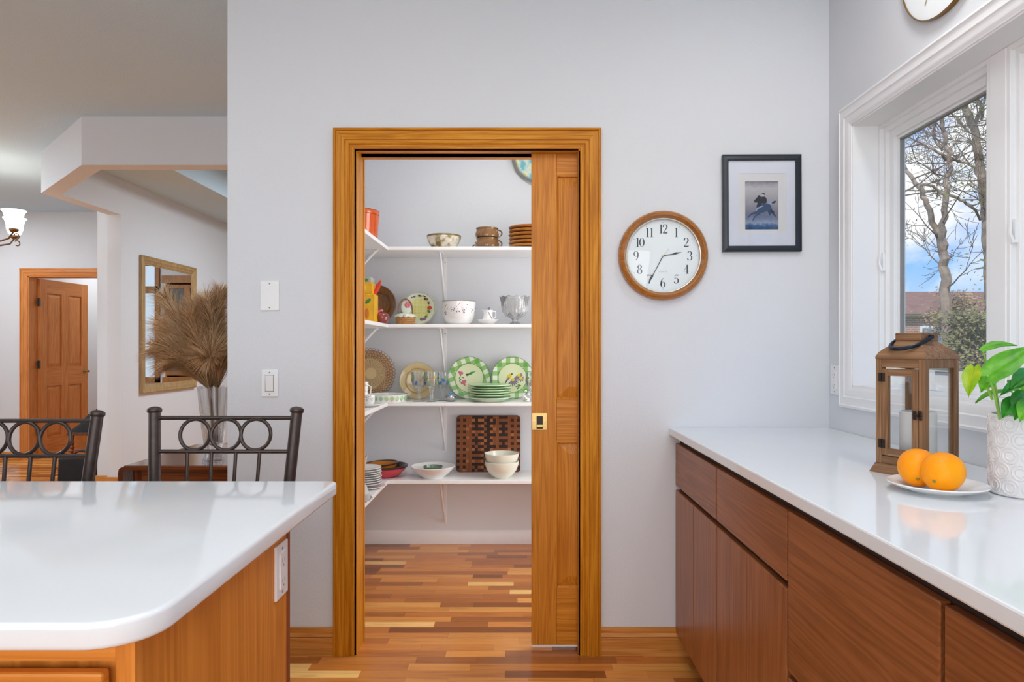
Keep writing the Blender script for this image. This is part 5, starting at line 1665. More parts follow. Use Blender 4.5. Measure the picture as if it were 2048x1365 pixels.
# ---- plate with two oranges
pc_ = Vector((PX(1874, 1.49), 1.49, CTOP))
tag(MB().lathe([(0, 0), (0.052, 0), (0.056, 0.003), (0.086, 0.012), (0.099, 0.019), (0.0985, 0.0215), (0.084, 0.016), (0.054, 0.006), (0, 0.005)], 64).build('fruit_plate', M_china, None, pc_), 'small white plate under the two oranges', 'plate')
m_, nt = newmat('orange_peel')
v = nt.coords()
n1 = nt.noise(v, 9, 2)
c = nt.ramp(n1, [(0.3, S(244, 140, 0)), (0.7, S(255, 166, 0))])
p = nt.n('BsdfPrincipled', Base_Color=c, Roughness=0.38)
p.inputs['Specular IOR Level'].default_value = 0.25
p.inputs['Subsurface Weight'].default_value = 0.1
p.inputs['Subsurface Radius'].default_value = (0.01, 0.005, 0.001)
nt.put(p.inputs['Normal'], nt.bump(nt.n('TexVoronoi', Vector=v, Scale=330.0).outputs[0], 0.25, 0.002))
finish(nt, p.outputs[0])
M_navel = mat('orange_navel', S(150, 130, 40), 0.6)
def orange(label, px, py, Y, r, axis):
    c = P(px, py, Y)
    c.z = CTOP + 0.0075 + r * 1.02
    t = thing('orange', label, 'orange', c)
    q = Vector(axis).to_track_quat('Z', 'Y').to_matrix().to_4x4()
    fn = lambda a, rr, zz: (rr * (1 + 0.012 * math.sin(3 * a)), zz)
    prof = [(r * 1.0 * math.cos(x) * (1 if x < 1.3 else 0.96), r * 1.08 * math.sin(x) - (0.02 * r if x > 1.5 else 0)) for x in [-PI / 2 + PI * i / 22 for i in range(23)]]
    prof[0] = (0, prof[0][1]); prof[-1] = (0, prof[-1][1])
    MB().lathe(prof, 40, fn).xf(q).build('peel', m_, t)
    nv = MB().lathe([(0.0045, 0.0), (0.0035, 0.0022), (0.002, 0.0026), (0, 0.0018)], 10)
    nv.xf(q @ Matrix.Translation((0, 0, r * 1.055))).build('stem_button', M_navel, t)


orange('front orange of the two on the white plate', 1886, 950, 1.452, 0.0425, (-0.75, -0.55, -0.32))
orange('rear orange of the two, partly behind the other', 1836, 940, 1.515, 0.0415, (-0.45, -0.72, -0.42))

# ---- embossed white planter with a pothos
pcen = Vector((1.107, 1.462, CTOP))
pt = thing('planter', 'white cylindrical planter embossed with a scroll pattern', 'planter', pcen)
M_pot = mat('matt_white_ceramic', (0.76, 0.75, 0.76, 1), 0.6, var=0.02)
PR, PH_ = 0.068, 0.175
MB().lathe([(0, 0), (PR - .006, 0), (PR - .001, 0.003), (PR, 0.008), (PR, PH_ - .002), (PR - .001, PH_), (PR - .006, PH_), (PR - .006, PH_ - .03), (0, PH_ - .03)], 64).build('pot_wall', M_pot, pt)
em = MB()
def pw3(a, zz):
    return ((PR + .0004) * math.cos(a), (PR + .0004) * math.sin(a), zz)
ncol, nrow = 12, 5
for i in range(ncol):
    for j in range(nrow):
        a0 = 2 * PI * i / ncol + (PI / ncol if j % 2 else 0)
        z0 = 0.022 + j * 0.0335
        for rx_, k in ((0.0155, 0), (0.0085, 0)):
            pts = [pw3(a0 + rx_ / PR * math.cos(q), z0 + rx_ * 1.05 * math.sin(q)) for q in [2 * PI * n_ / 16 for n_ in range(16)]]
            em.tube(pts, 0.0016, 4, closed=True)
        for s in (-1, 1):
            pts = [pw3(a0 + s * (0.004 + 0.011 * math.sin(q)) / PR, z0 + 0.014 * math.cos(q)) for q in [PI * n_ / 8 for n_ in range(9)]]
            em.tube(pts, 0.0013, 4)
eo = em.build('embossed_scrolls', M_pot, pt)
eo['kind'] = 'stuff'
MB().lathe([(0, PH_ - .028), (PR - .007, PH_ - .026)], 24).build('potting_soil', mat('soil', S(60, 46, 34), 0.9, var=0.3, vscale=120), pt)

def leafmat(name, c0, c1, c2):
    m, nt = newmat(name)
    v = nt.coords()
    n1 = nt.noise(v, 38, 3, 0.6)
    c = nt.ramp(n1, [(0.35, c0), (0.6, c1), (0.72, c2)])
    p = nt.n('BsdfPrincipled', Base_Color=c, Roughness=0.25)
    tr = nt.n('BsdfTranslucent', Color=c1)
    finish(nt, nt.n('MixShader', i0=0.35, i1=p.outputs[0], i2=tr.outputs[0]).outputs[0])
    return m
M_leafs = [leafmat('pothos_leaf', S(76, 150, 30), S(112, 190, 48), S(140, 206, 70)), leafmat('pothos_dark_leaf', S(44, 122, 44), S(66, 152, 54), S(96, 176, 70)), leafmat('pothos_yellow_leaf', S(120, 176, 26), S(176, 200, 40), S(216, 206, 50))]
M_stem = mat('pothos_stem', S(140, 190, 70), 0.4)
plant = thing('pothos_plant', 'green pothos plant growing in the white planter', 'plant', pcen + Vector((0, 0, PH_ - .027)))
def heart_leaf(base, tip, width, up, m_, fold=0.25, droop=0.012, stem_from=None):
    base, tip, up = Vector(base), Vector(tip), Vector(up).normalized()
    o0 = plant.location
    d = tip - base
    L = d.length
    d.normalize()
    side = d.cross(up).normalized()
    up = side.cross(d).normalized()
    nu, nvv = 14, 8
    v, fs = [], []
    for i in range(nu + 1):
        t_ = i / nu
        wv_ = width / 2 * (math.sin(PI * min(1, (t_ + 0.02)) ** 0.62) ** 0.85 if t_ < 1 else 0)
        if t_ > 0.85:
            wv_ *= 0.8 + 0.2 * (1 - t_) / 0.15
        back = -0.12 * L * max(0, 1 - t_ * 5)
        for j in range(nvv + 1):
            s_ = -1 + 2 * j / nvv
            p_ = base + d * (L * t_ + back * abs(s_)) + side * (wv_ * s_) + up * (abs(s_) * wv_ * fold - droop * (t_ ** 2) + 0.004 * math.sin(PI * t_) - 0.003 * (1 - abs(s_)) ** 6)
            v.append(p_ - o0)
    for i in range(nu):
        for j in range(nvv):
            a_ = i * (nvv + 1) + j
            fs.append((a_, a_ + 1, a_ + nvv + 2, a_ + nvv + 1))
    lf = MB().add(v, fs).build('leaf', m_, plant)
    root = Vector(stem_from) if stem_from is not None else Vector((pcen.x + random.uniform(-.02, .02), pcen.y + random.uniform(-.02, .02), CTOP + PH_ - .02))
    mid = (root + base) / 2 + Vector((0, 0, 0.012))
    MB().tube([root - o0, mid - o0, base - o0], [0.0028, 0.0024, 0.0017], 6).build('leaf_stem', M_stem, lf)


camv = Vector((-0.6, -0.75, 0.3))
rt = P(2000, 840, 1.45)
heart_leaf(P(1966, 703, 1.43), P(2032, 686, 1.40), 0.027, (-0.3, -0.5, 0.8), M_leafs[0], 0.5, 0.006, rt)
heart_leaf(P(1976, 752, 1.40), P(2072, 688, 1.36), 0.052, (-0.35, -0.75, 0.5), M_leafs[0], 0.15, 0.014, rt)
heart_leaf(P(1948, 735, 1.43), P(1936, 793, 1.40), 0.036, (-0.7, -0.6, 0.35), M_leafs[2], 0.2, 0.004, P(1985, 800, 1.44))
heart_leaf(P(1984, 742, 1.44), P(1962, 784, 1.42), 0.042, (-0.5, -0.8, 0.3), M_leafs[0], 0.2, 0.004, rt)
heart_leaf(P(2046, 765, 1.42), P(2000, 790, 1.40), 0.026, (-0.3, -0.6, 0.7), M_leafs[1], 0.3, 0.004)
heart_leaf(P(2060, 745, 1.44), P(2022, 775, 1.40), 0.040, (-0.3, -0.7, 0.6), M_leafs[1], 0.2, 0.006)
heart_leaf(P(2055, 790, 1.42), P(2030, 838, 1.38), 0.050, (-0.4, -0.8, 0.4), M_leafs[1], 0.2, 0.006)
heart_leaf(P(2030, 800, 1.42), P(2004, 836, 1.40), 0.034, (-0.5, -0.7, 0.4), M_leafs[1], 0.2, 0.004)
heart_leaf(P(2062, 805, 1.40), P(2040, 842, 1.36), 0.040, (-0.5, -0.7, 0.4), M_leafs[0], 0.2, 0.004)
for a in range(7):
    an = -0.9 + a * 0.5
    b_ = pcen + Vector((0.03 * math.cos(an), 0.03 * math.sin(an), PH_ + 0.05 + 0.02 * (a % 3)))
    heart_leaf(b_, b_ + Vector((0.075 * math.cos(an), 0.075 * math.sin(an), -0.02 + 0.03 * (a % 2))), 0.05, (0, 0, 1), M_leafs[a % 2], 0.2, 0.012)

# ================================================================== BEYOND THE KITCHEN
# ---- drop leaf table
tt = thing('drop_leaf_table', 'polished mahogany drop leaf table under the crystal vase', 'table', (-1.455, 3.22, 0))
tz = 0.727
def tb(nm, x0, x1, y0, y1, z0, z1, m_, bv=0.002):
    return B(x0 + 1.455, x1 + 1.455, y0 - 3.22, y1 - 3.22, z0, z1).build(nm, m_, tt, bevel=bv)
tb('table_top', -1.70, -1.21, 2.89, 3.55, tz - 0.02, tz, M_maho_x, 0.004)
tb('apron', -1.67, -1.23, 2.92, 2.94, tz - 0.13, tz - 0.02, M_maho_x)
tb('apron', -1.67, -1.23, 3.50, 3.52, tz - 0.13, tz - 0.02, M_maho_x)
tb('drawer_front', -1.60, -1.25, 2.914, 2.92, tz - 0.115, tz - 0.035, M_maho_x)
lf = MB().prism([(-1.705, tz - 0.008), (-1.717, tz - 0.010), (-1.726, tz - 0.018), (-1.730, tz - 0.035), (-1.735, tz - 0.32), (-1.715, tz - 0.32), (-1.708, tz - 0.04)], 2.90, 3.54, 'y')
lf.xf(Matrix.Translation((1.455, -3.22, 0))).build('drop_leaf', M_maho_z, tt)
for lx_ in (-1.655, -1.25):
    for ly_ in (2.94, 3.50):
        MB().lathe([(0, 0), (0.012, 0), (0.016, 0.05), (0.022, 0.3), (0.018, 0.42), (0.026, 0.46), (0.026, tz - .13), (0.028, tz - 0.02), (0, tz - .02)], 16).build('leg', M_maho_z, tt, (lx_ + 1.455, ly_ - 3.22, 0))

# ---- crystal vase
VC = Vector((PX(427, 3.0), 3.0, tz))
m_, nt = newmat('lead_crystal')
p = nt.n('BsdfPrincipled', Base_Color=(0.97, 0.98, 0.98, 1), Roughness=0.02)
p.inputs['Transmission Weight'].default_value = 0.9
p.inputs['IOR'].default_value = 1.3
tr = nt.n('BsdfTransparent', Color=(0.95, 0.96, 0.96, 1))
finish(nt, nt.n('MixShader', i0=0.45, i1=p.outputs[0], i2=tr.outputs[0]).outputs[0])
vf = lambda a, r, zz: (r + (0.0045 * math.sin(a * 12 + zz * 22) if 0.05 < zz < 0.3 else 0), zz)
vs_ = MB().lathe([(0, 0), (0.044, 0), (0.046, 0.006), (0.036, 0.03), (0.030, 0.05), (0.036, 0.08), (0.046, 0.15), (0.056, 0.24), (0.068, 0.335), (0.064, 0.335), (0.052, 0.24), (0.042, 0.15), (0.032, 0.085), (0, 0.07)], 112, vf)
tag(vs_.build('crystal_vase', m_, None, VC), 'tall fluted crystal vase holding dried pampas grass', 'vase')

# ---- pampas plumes
def fluff(name, c):
    m, nt = newmat(name)
    v = nt.coords()
    col = nt.ramp(nt.noise(v, 30, 3), [(0.3, tuple(x * 0.8 for x in c[:3]) + (1,)), (0.7, c)])
    d_ = nt.n('BsdfDiffuse', Color=col)
    t_ = nt.n('BsdfTranslucent', Color=col)
    finish(nt, nt.n('MixShader', i0=0.45, i1=d_.outputs[0], i2=t_.outputs[0]).outputs[0])
    return m
M_pamp = fluff('pampas_fluff', S(228, 192, 146))
M_pamp2 = fluff('pampas_fluff_pale', S(246, 222, 186))
M_pamp3 = fluff('pampas_fluff_dark', S(168, 124, 84))
M_pstem = mat('pampas_stem', S(170, 116, 70), 0.7, var=0.2)
rg = random.Random(11)
def plume(label, tip, bend, n, m_, rad):
    base = Vector((rg.uniform(-.016, .016), rg.uniform(-.016, .016), 0.085))
    neck = Vector((base.x * 1.2 + tip[0] * 0.10, base.y * 1.2 + tip[1] * 0.10, 0.32))
    tip = Vector(tip)
    t = thing('pampas_plume', label, 'dried grass', VC, group='dried pampas plumes')
    def crv(u):
        m2 = neck + Vector((0, 0, 0.5 * (tip.z - neck.z))) + Vector(bend)
        a = neck.lerp(m2, u)
        b = m2.lerp(tip, u)
        return a.lerp(b, u)
    MB().tube([base, (base + neck) / 2, neck] + [crv(i / 8) for i in range(1, 9)], [0.0028] * 3 + [0.0024 - 0.00022 * i for i in range(8)], 6).build('stem', M_pstem, t)
    v, fs, mi_ = [], [], []
    for i in range(n):
        u = rg.random() ** 0.85
        p0 = crv(u)
        dirn = (crv(min(1, u + 0.03)) - crv(max(0, u - 0.03))).normalized()
        a = rg.uniform(0, 2 * PI)
        o1 = dirn.orthogonal().normalized()
        o2 = dirn.cross(o1)
        out = (o1 * math.cos(a) + o2 * math.sin(a))
        L = rad * (0.55 + 0.9 * rg.random()) * (1.25 - 0.75 * u)
        p1 = p0 + dirn * L * 0.62 + out * L * 0.36
        p2 = p0 + dirn * L * 1.0 + out * L * (0.62 + 0.3 * rg.random()) + Vector((0, 0, -0.14 * L))
        wd = dirn.cross(out).normalized() * 0.0008
        k = len(v)
        v += [p0 - wd, p0 + wd, p1 + wd, p1 - wd, p2]
        fs += [(k, k + 1, k + 2, k + 3), (k + 3, k + 2, k + 4)]
        mi_ += [rg.choice((0, 0, 1, 2))] * 2
    pm_ = MB().add(v, fs)
    pm_.mi = mi_
    pm_.build('plume', [m_, M_pamp2, M_pamp3], t)


plumes = [((-0.20, -0.02, 0.72), (-0.07, 0, 0.02), 3000, M_pamp2, 'pampas plume arching far left towards the mirror'),
          ((-0.235, 0.05, 0.60), (-0.07, 0.0, 0.05), 3000, M_pamp, 'pampas plume spreading low to the left of the vase'),
          ((-0.20, -0.06, 0.50), (-0.07, 0, 0.06), 3000, M_pamp, 'lowest pampas plume drooping left over the vase'),
          ((-0.10, 0.05, 0.68), (-0.04, 0, 0.04), 3000, M_pamp, 'pampas plume rising in the middle of the bunch'),
          ((-0.07, -0.05, 0.62), (-0.03, -0.02, 0.04), 3000, M_pamp, 'front pampas plume at the centre of the bunch'),
          ((0.02, 0.02, 0.74), (0.0, 0, 0.05), 3000, M_pamp, 'tallest pampas plume beside the wall edge'),
          ((0.0, -0.06, 0.70), (0.0, 0, 0.04), 3000, M_pamp2, 'pampas plume leaning right behind the wall edge'),
          ((-0.13, -0.09, 0.44), (-0.06, -0.03, 0.07), 2600, M_pamp, 'short pampas plume hanging over the vase mouth'),
          ((0.03, -0.09, 0.46), (0.01, -0.03, 0.07), 2600, M_pamp, 'short pampas plume at the right of the vase mouth')]
for tip, bend, n, m_, lbl in plumes:
    plume(lbl, tip, bend, n, m_, 0.135)

# ---- mirror on the dining wall
MX = -3.54
my0, my1 = 6.27, 7.33
mz0, mz1 = 0.808, 2.107
mr = thing('wall_mirror', 'wood framed mirror on the wall behind the pampas grass', 'mirror', (MX, (my0 + my1) / 2, (mz0 + mz1) / 2))
MP = [(0, 0), (0, 0.03), (0.008, 0.034), (0.02, 0.028), (0.035, 0.030), (0.048, 0.022), (0.066, 0.020), (0.070, 0.014), (0.082, 0.012), (0.082, 0)]
HY, HZ = (my1 - my0) / 2, (mz1 - mz0) / 2
for a, b, inn in (((-HY, -HZ), (-HY, HZ), (0, 1, 0)), ((HY, HZ), (HY, -HZ), (0, -1, 0)), ((-HY, HZ), (HY, HZ), (0, 0, -1)), ((HY, -HZ), (-HY, -HZ), (0, 0, 1))):
    casing_piece(MP, (0, a[0], a[1]), (0, b[0], b[1]), inn, (1, 0, 0), 1, 1).build('frame_side', M_goldframe, mr)
B(0.001, 0.010, -HY + 0.07, HY - 0.07, -HZ + 0.07, HZ - 0.07).build('mirror_glass', M_mirror, mr)

# ---- hutch at the far end of the dining room (seen in the mirror)
hu = thing('china_hutch', 'dark oak china hutch reflected in the wall mirror', 'cabinet', (-2.66, 9.08, 0))
def hb_(nm, x0, x1, y0, y1, z0, z1, m_, par=None):
    return B(x0, x1, y0, y1, z0, z1).build(nm, m_, par or hu, bevel=0.002)
hb_('base_unit', -0.30, 0.30, -0.22, 0.21, 0, 0.85, M_dark_oak)
for sx in (-0.30, 0.275):
    hb_('side', sx, sx + 0.025, -0.14, 0.21, 0.85, 2.1, M_dark_oak)
hb_('back_board', -0.275, 0.275, 0.19, 0.21, 0.85, 2.1, M_dark_oak)
hb_('crown', -0.33, 0.33, -0.18, 0.21, 2.1, 2.2, M_dark_oak)
for zz in (1.2, 1.5, 1.8):
    hb_('hutch_shelf', -0.275, 0.275, -0.12, 0.19, zz, zz + 0.02, M_dark_oak)
for x0 in (-0.275, 0.0):
    g = hb_('glass_door', x0, x0 + 0.04, -0.16, -0.14, 0.87, 2.08, M_dark_oak)
    hb_('door_stile', x0 + 0.235, x0 + 0.275, -0.16, -0.14, 0.87, 2.08, M_dark_oak, g)
    for zz in (0.87, 2.03):
        hb_('door_rail', x0 + 0.04, x0 + 0.235, -0.16, -0.14, zz, zz + 0.05, M_dark_oak, g)
    hb_('pane', x0 + 0.04, x0 + 0.235, -0.152, -0.149, 0.92, 2.03, M_clear, g)

# ---- chandelier over the nook
cc = Vector((-4.36, 5.35, 0))
chd = thing('chandelier', 'bronze chandelier with upturned frosted glass shades at the left edge', 'chandelier', (cc.x, cc.y, 2.05))
M_cbr = mat('aged_bronze', S(110, 78, 50), 0.4, 0.6, var=0.2)
MB().lathe([(0, -0.05), (0.01, -0.045), (0.02, -0.03), (0.035, 0.0), (0.02, 0.05), (0.012, 0.12), (0.02, 0.16), (0.03, 0.20), (0.012, 0.26), (0.008, 0.3), (0.006, CH - 2.05 - .02), (0.06, CH - 2.05 - .015), (0.06, CH - 2.05)], 20).build('stem', M_cbr, chd)
m_, nt = newmat('frosted_shade')
p = nt.n('BsdfPrincipled', Base_Color=(0.9, 0.88, 0.84, 1), Roughness=0.5)
p.inputs['Emission Color'].default_value = (1.0, 0.93, 0.82, 1)
p.inputs['Emission Strength'].default_value = 4.0
finish(nt, p.outputs[0])
for i in range(5):
    a = 2 * PI * i / 5
    ca, sa = math.cos(a), math.sin(a)
    R_ = 0.34
    arm = MB().tube([(0.02 * ca, 0.02 * sa, 0.02), (0.12 * ca, 0.12 * sa, 0.0), (0.22 * ca, 0.22 * sa, 0.035), (0.30 * ca, 0.30 * sa, 0.06), (R_ * ca, R_ * sa, 0.115)], 0.007, 8)
    ax = [(((R_ + 0.02) + 0.022 * math.sin(q)) * ca, ((R_ + 0.02) + 0.022 * math.sin(q)) * sa, 0.075 - 0.022 * math.cos(q)) for q in [PI * 1.5 * n_ / 10 - 0.6 for n_ in range(11)]]
    arm.tube(ax, 0.005, 6)
    ao = arm.build('arm', M_cbr, chd)
    MB().lathe([(0, 0.105), (0.02, 0.108), (0.034, 0.122), (0.034, 0.134), (0.028, 0.14), (0, 0.14)], 16, c=(R_ * ca, R_ * sa, 0)).build('shade_cup', M_cbr, ao)
    MB().lathe([(0.028, 0.138), (0.045, 0.150), (0.058, 0.19), (0.062, 0.23), (0.072, 0.265), (0.086, 0.282), (0.083, 0.284), (0.068, 0.266), (0.058, 0.23), (0.054, 0.19), (0.04, 0.152), (0.0, 0.145)], 32, c=(R_ * ca, R_ * sa, 0)).build('glass_shade', m_, ao)

# ---- wooden stool with a black coat and a bag, in the hall
sx0 = PX(147, 6.36)
stc = Vector((sx0 + 0.2, 6.45, 0))
so = thing('hall_chair', 'small wooden chair with turned legs in the hall', 'chair', stc)
sz_ = 0.445
B(-0.205, 0.205, -0.18, 0.18, sz_ - 0.03, sz_).build('seat', M_maho_z, so, bevel=0.004)
for x_ in (-0.175, 0.175):
    for y_ in (-0.15, 0.15):
        MB().lathe([(0, 0), (0.014, 0), (0.02, 0.08), (0.016, 0.12), (0.024, 0.15), (0.022, 0.24), (0.014, 0.25), (0.026, 0.27), (0.016, 0.285), (0.024, 0.305), (0.015, 0.32), (0.023, 0.34), (0.014, 0.36), (0.02, 0.39), (0.02, sz_ - .03)], 14).build('leg', M_isl_red, so, (x_, y_, 0))
for y_ in (-0.15, 0.15):
    B(-0.175, 0.175, y_ - 0.01, y_ + 0.01, 0.255, 0.28).build('stretcher', M_isl_red, so)
M_cloth = mat('black_cloth', S(20, 20, 24), 0.8, var=0.3, vscale=25)
rc = random.Random(2)
n_ = 26
v, fs = [], []
for i in range(n_ + 1):
    for j in range(n_ + 1):
        u_, w_ = -0.20 + 0.4 * i / n_, -0.17 + 0.34 * j / n_
        e = max(0, 1 - (abs(u_) / 0.20) ** 4) * max(0, 1 - (abs(w_) / 0.17) ** 4)
        hgt = (0.05 + 0.20 * min(1, max(0, (u_ + 0.20) / 0.24)) ** 1.3) * e ** 0.6
        hgt += 0.014 * math.sin(u_ * 46 + w_ * 20) * e + 0.010 * math.sin(w_ * 60 - u_ * 22) * e
        v.append((u_, w_, hgt + 0.001))
for i in range(n_):
    for j in range(n_):
        a = i * (n_ + 1) + j
        fs.append((a, a + n_ + 1, a + n_ + 2, a + 1))
k = len(v)
v += [(p_[0], p_[1], 0.0005) for p_ in v[:k]]
fs += [tuple(reversed([q + k for q in f])) for f in fs]
cl_ = MB().add(v, fs).build('folded_coat', M_cloth, None, stc + Vector((0.0, 0, sz_)), sharp=80)
tag(cl_, 'black coat lying in a heap on the hall chair', 'coat')
bg_ = thing('black_bag', 'black bag standing on the floor under the hall chair', 'bag', stc + Vector((-0.01, -0.26, 0)))
bm_ = slab(rounded(-0.19, 0.19, -0.07, 0.06, (0.04,) * 4, 5), 0, 0.235, 0.03)
bm_.v = [(x + 0.006 * math.sin(zz * 40 + x * 25), y + 0.008 * math.sin(zz * 55 + x * 18), zz + 0.01 * math.sin(x * 15)) for x, y, zz in bm_.v]
bm_.v = [(x, y, max(0, zz)) for x, y, zz in bm_.v]
bm_.build('bag_body', M_cloth, bg_)
MB().tube([(-0.1 + 0.2 * q / 10, -0.01, 0.225 + 0.06 * math.sin(PI * q / 10)) for q in range(11)], 0.007, 6).build('bag_handle', M_cloth, bg_)

# ================================================================== OUTDOORS
GZ = -0.55
m_, nt = newmat('lawn_grass')
v = nt.coords()
n1 = nt.noise(v, 1.2, 5, 0.7)
c = nt.ramp(n1, [(0.35, S(118, 128, 70)), (0.6, S(146, 158, 92)), (0.75, S(176, 166, 120))])
p = nt.n('BsdfPrincipled', Base_Color=c, Roughness=0.9)
finish(nt, p.outputs[0])
gr = MB().box(1.8, 90, -40, 120, GZ - 0.1, GZ).box(-60, 1.8, 10.4, 120, GZ - 0.1, GZ).box(-60, -5.9, 7.6, 10.4, GZ - 0.1, GZ)
struct(gr.build('ground', m_), 'lawn outside the windows')

M_bark = mat('grey_bark', S(158, 140, 122), 0.9, var=0.35, vscale=9, bump=0.6, bscale=40)
M_twig = mat('brown_twigs', S(128, 108, 92), 0.9, var=0.2)
M_moss = leafmat('spring_leaf', S(122, 140, 60), S(150, 166, 74), S(170, 150, 84))
M_dry = mat('dry_foliage', S(196, 170, 124), 0.9, var=0.3)
M_pine = mat('evergreen_foliage', S(142, 140, 92), 0.9, var=0.35, vscale=2)

rt_ = random.Random(31)
def twig(mb, p, d, L, r, depth):
    n = 5
    pts = [p.copy()]
    q = p.copy()
    dd_ = d.normalized()
    for i in range(n):
        dd_ = (dd_ + Vector((rt_.gauss(0, .16), rt_.gauss(0, .16), rt_.gauss(0.03, .13)))).normalized()
        q = q + dd_ * L / n
        pts.append(q.copy())
    mb.tube(pts, [max(r * (1 - 0.75 * i / n), 0.003) for i in range(n + 1)], 5)
    if depth > 0:
        for i in range(2, n + 1):
            for s in range(1 if depth > 1 else 2):
                nd = (dd_ + Vector((rt_.gauss(0, .7), rt_.gauss(0, .7), rt_.gauss(0.05, .55)))).normalized()
                twig(mb, pts[i], nd, L * rt_.uniform(.4, .65), max(r * .45, 0.003), depth - 1)
    return pts


def leaves(pts, n, spread, size, rnd):
    v, fs = [], []
    for i in range(n):
        c = rnd.choice(pts) + Vector((rnd.gauss(0, spread), rnd.gauss(0, spread), rnd.gauss(0, spread * .7)))
        a = Vector((rnd.gauss(0, 1), rnd.gauss(0, 1), rnd.gauss(0, 1))).normalized() * size * rnd.uniform(.5, 1.3)
        b = a.orthogonal().normalized() * size * rnd.uniform(.3, .6)
        k = len(v)
        v += [c - a, c + b, c + a, c - b]
        fs.append((k, k + 1, k + 2, k + 3))
    return MB().add(v, fs)


def px_path(pts, Y0):
    return [P(a, b, Y0 + (c if len(q) > 2 else 0)) for q in pts for a, b, c in [(q[0], q[1], q[2] if len(q) > 2 else 0)]]


def tree(label, Y, stems, br_seed, n_leaf, loc):
    rt_.seed(br_seed)
    t = thing('bare_tree', label, 'tree', loc)
    off = Vector(loc)
    tw = MB()
    lpts = []
    for path, r0, r1, ntw in stems:
        w_ = px_path(path, Y)
        n = len(w_)
        sm = []
        for i in range(n - 1):
            for k in range(4):
                u_ = k / 4
                sm.append(w_[i].lerp(w_[i + 1], u_) + Vector((rt_.gauss(0, .010), rt_.gauss(0, .015), 0)))
        sm.append(w_[-1])
        N = len(sm)
        MB().tube([q - off for q in sm], [0.52 * (r0 + (r1 - r0) * i / (N - 1)) for i in range(N)], 8).build('trunk' if r0 > 0.1 else 'branch', M_bark, t)
        for i in range(ntw):
            u_ = rt_.uniform(.12, 1)
            q = sm[int(u_ * (N - 1))]
            d = Vector((rt_.gauss(0, 1), rt_.gauss(0, 1), rt_.uniform(-.1, .9)))
            pts = twig(tw, q - off, d, rt_.uniform(.5, 1.3), 0.011, 2)
            lpts += pts[2:]
    o = tw.build('twigs', M_twig, t)
    o['kind'] = 'stuff'
    if n_leaf:
        l_ = leaves(lpts, n_leaf, 0.10, 0.03, rt_).build('young_leaves', M_moss, t)
        l_['kind'] = 'stuff'


# forked tree on the left of the pane
b1 = P(1897, 745, 9.0); b1.z = GZ
Yt = 9.0
zpx = lambda z_, Y: VPY - (z_ - CAMZ) / Y * F
tree('bare forked tree standing outside, left of the window pane', Yt,
     [([(1897, zpx(GZ, Yt)), (1894, 640), (1890, 560), (1886, 505)], 0.15, 0.11, 3),
      ([(1886, 505), (1872, 455), (1855, 410), (1838, 375), (1812, 342, .3), (1785, 290, .5), (1770, 200, .8)], 0.085, 0.03, 7),
      ([(1886, 505), (1885, 450), (1893, 390), (1898, 340), (1893, 290), (1884, 245), (1870, 190, -.2), (1862, 120, -.3), (1850, 20, -.4)], 0.085, 0.03, 9),
      ([(1889, 390), (1862, 372), (1835, 368), (1805, 388, .4), (1775, 400, .8)], 0.04, 0.012, 4),
      ([(1895, 320), (1868, 300), (1840, 288), (1810, 296, -.3), (1780, 300, -.5)], 0.038, 0.012, 4),
      ([(1897, 390), (1920, 400), (1945, 415), (1960, 440, .4)], 0.04, 0.03, 2),
      ([(1884, 300), (1862, 270), (1840, 262), (1805, 258, .2)], 0.03, 0.010, 3)], 4, 500, b1)
b2 = P(1985, 745, 10.5); b2.z = GZ
Yt = 10.5
tree('leaning bare tree standing outside, right of the window pane', Yt,
     [([(1985, zpx(GZ, Yt)), (1982, 620), (1978, 520), (1972, 440), (1966, 380), (1960, 320), (1946, 255), (1932, 215), (1922, 175), (1912, 110), (1905, 20)], 0.17, 0.06, 10),
      ([(1964, 360), (1948, 335), (1925, 325), (1900, 318, -.4)], 0.05, 0.02, 4),
      ([(1946, 255), (1962, 225), (1952, 190), (1942, 150, .2), (1935, 90, .3)], 0.07, 0.03, 7),
      ([(1962, 240), (1970, 200), (1978, 150, -.2), (1984, 80, -.3)], 0.04, 0.02, 5),
      ([(1970, 390), (1984, 340), (2000, 280), (2010, 200, .4)], 0.07, 0.03, 7),
      ([(1935, 262), (1912, 235), (1895, 222), (1880, 215)], 0.035, 0.010, 4)], 12, 1600, b2)
b3 = P(2060, 745, 9.5); b3.z = GZ
Yt = 9.5
tree('bare tree standing outside, beyond the window mullion', Yt,
     [([(2060, zpx(GZ, Yt)), (2062, 560), (2070, 380), (2080, 200), (2085, 40)], 0.15, 0.05, 8), ([(2066, 470), (2030, 380), (2000, 330), (1992, 250)], 0.05, 0.02, 6)], 23, 500, b3)


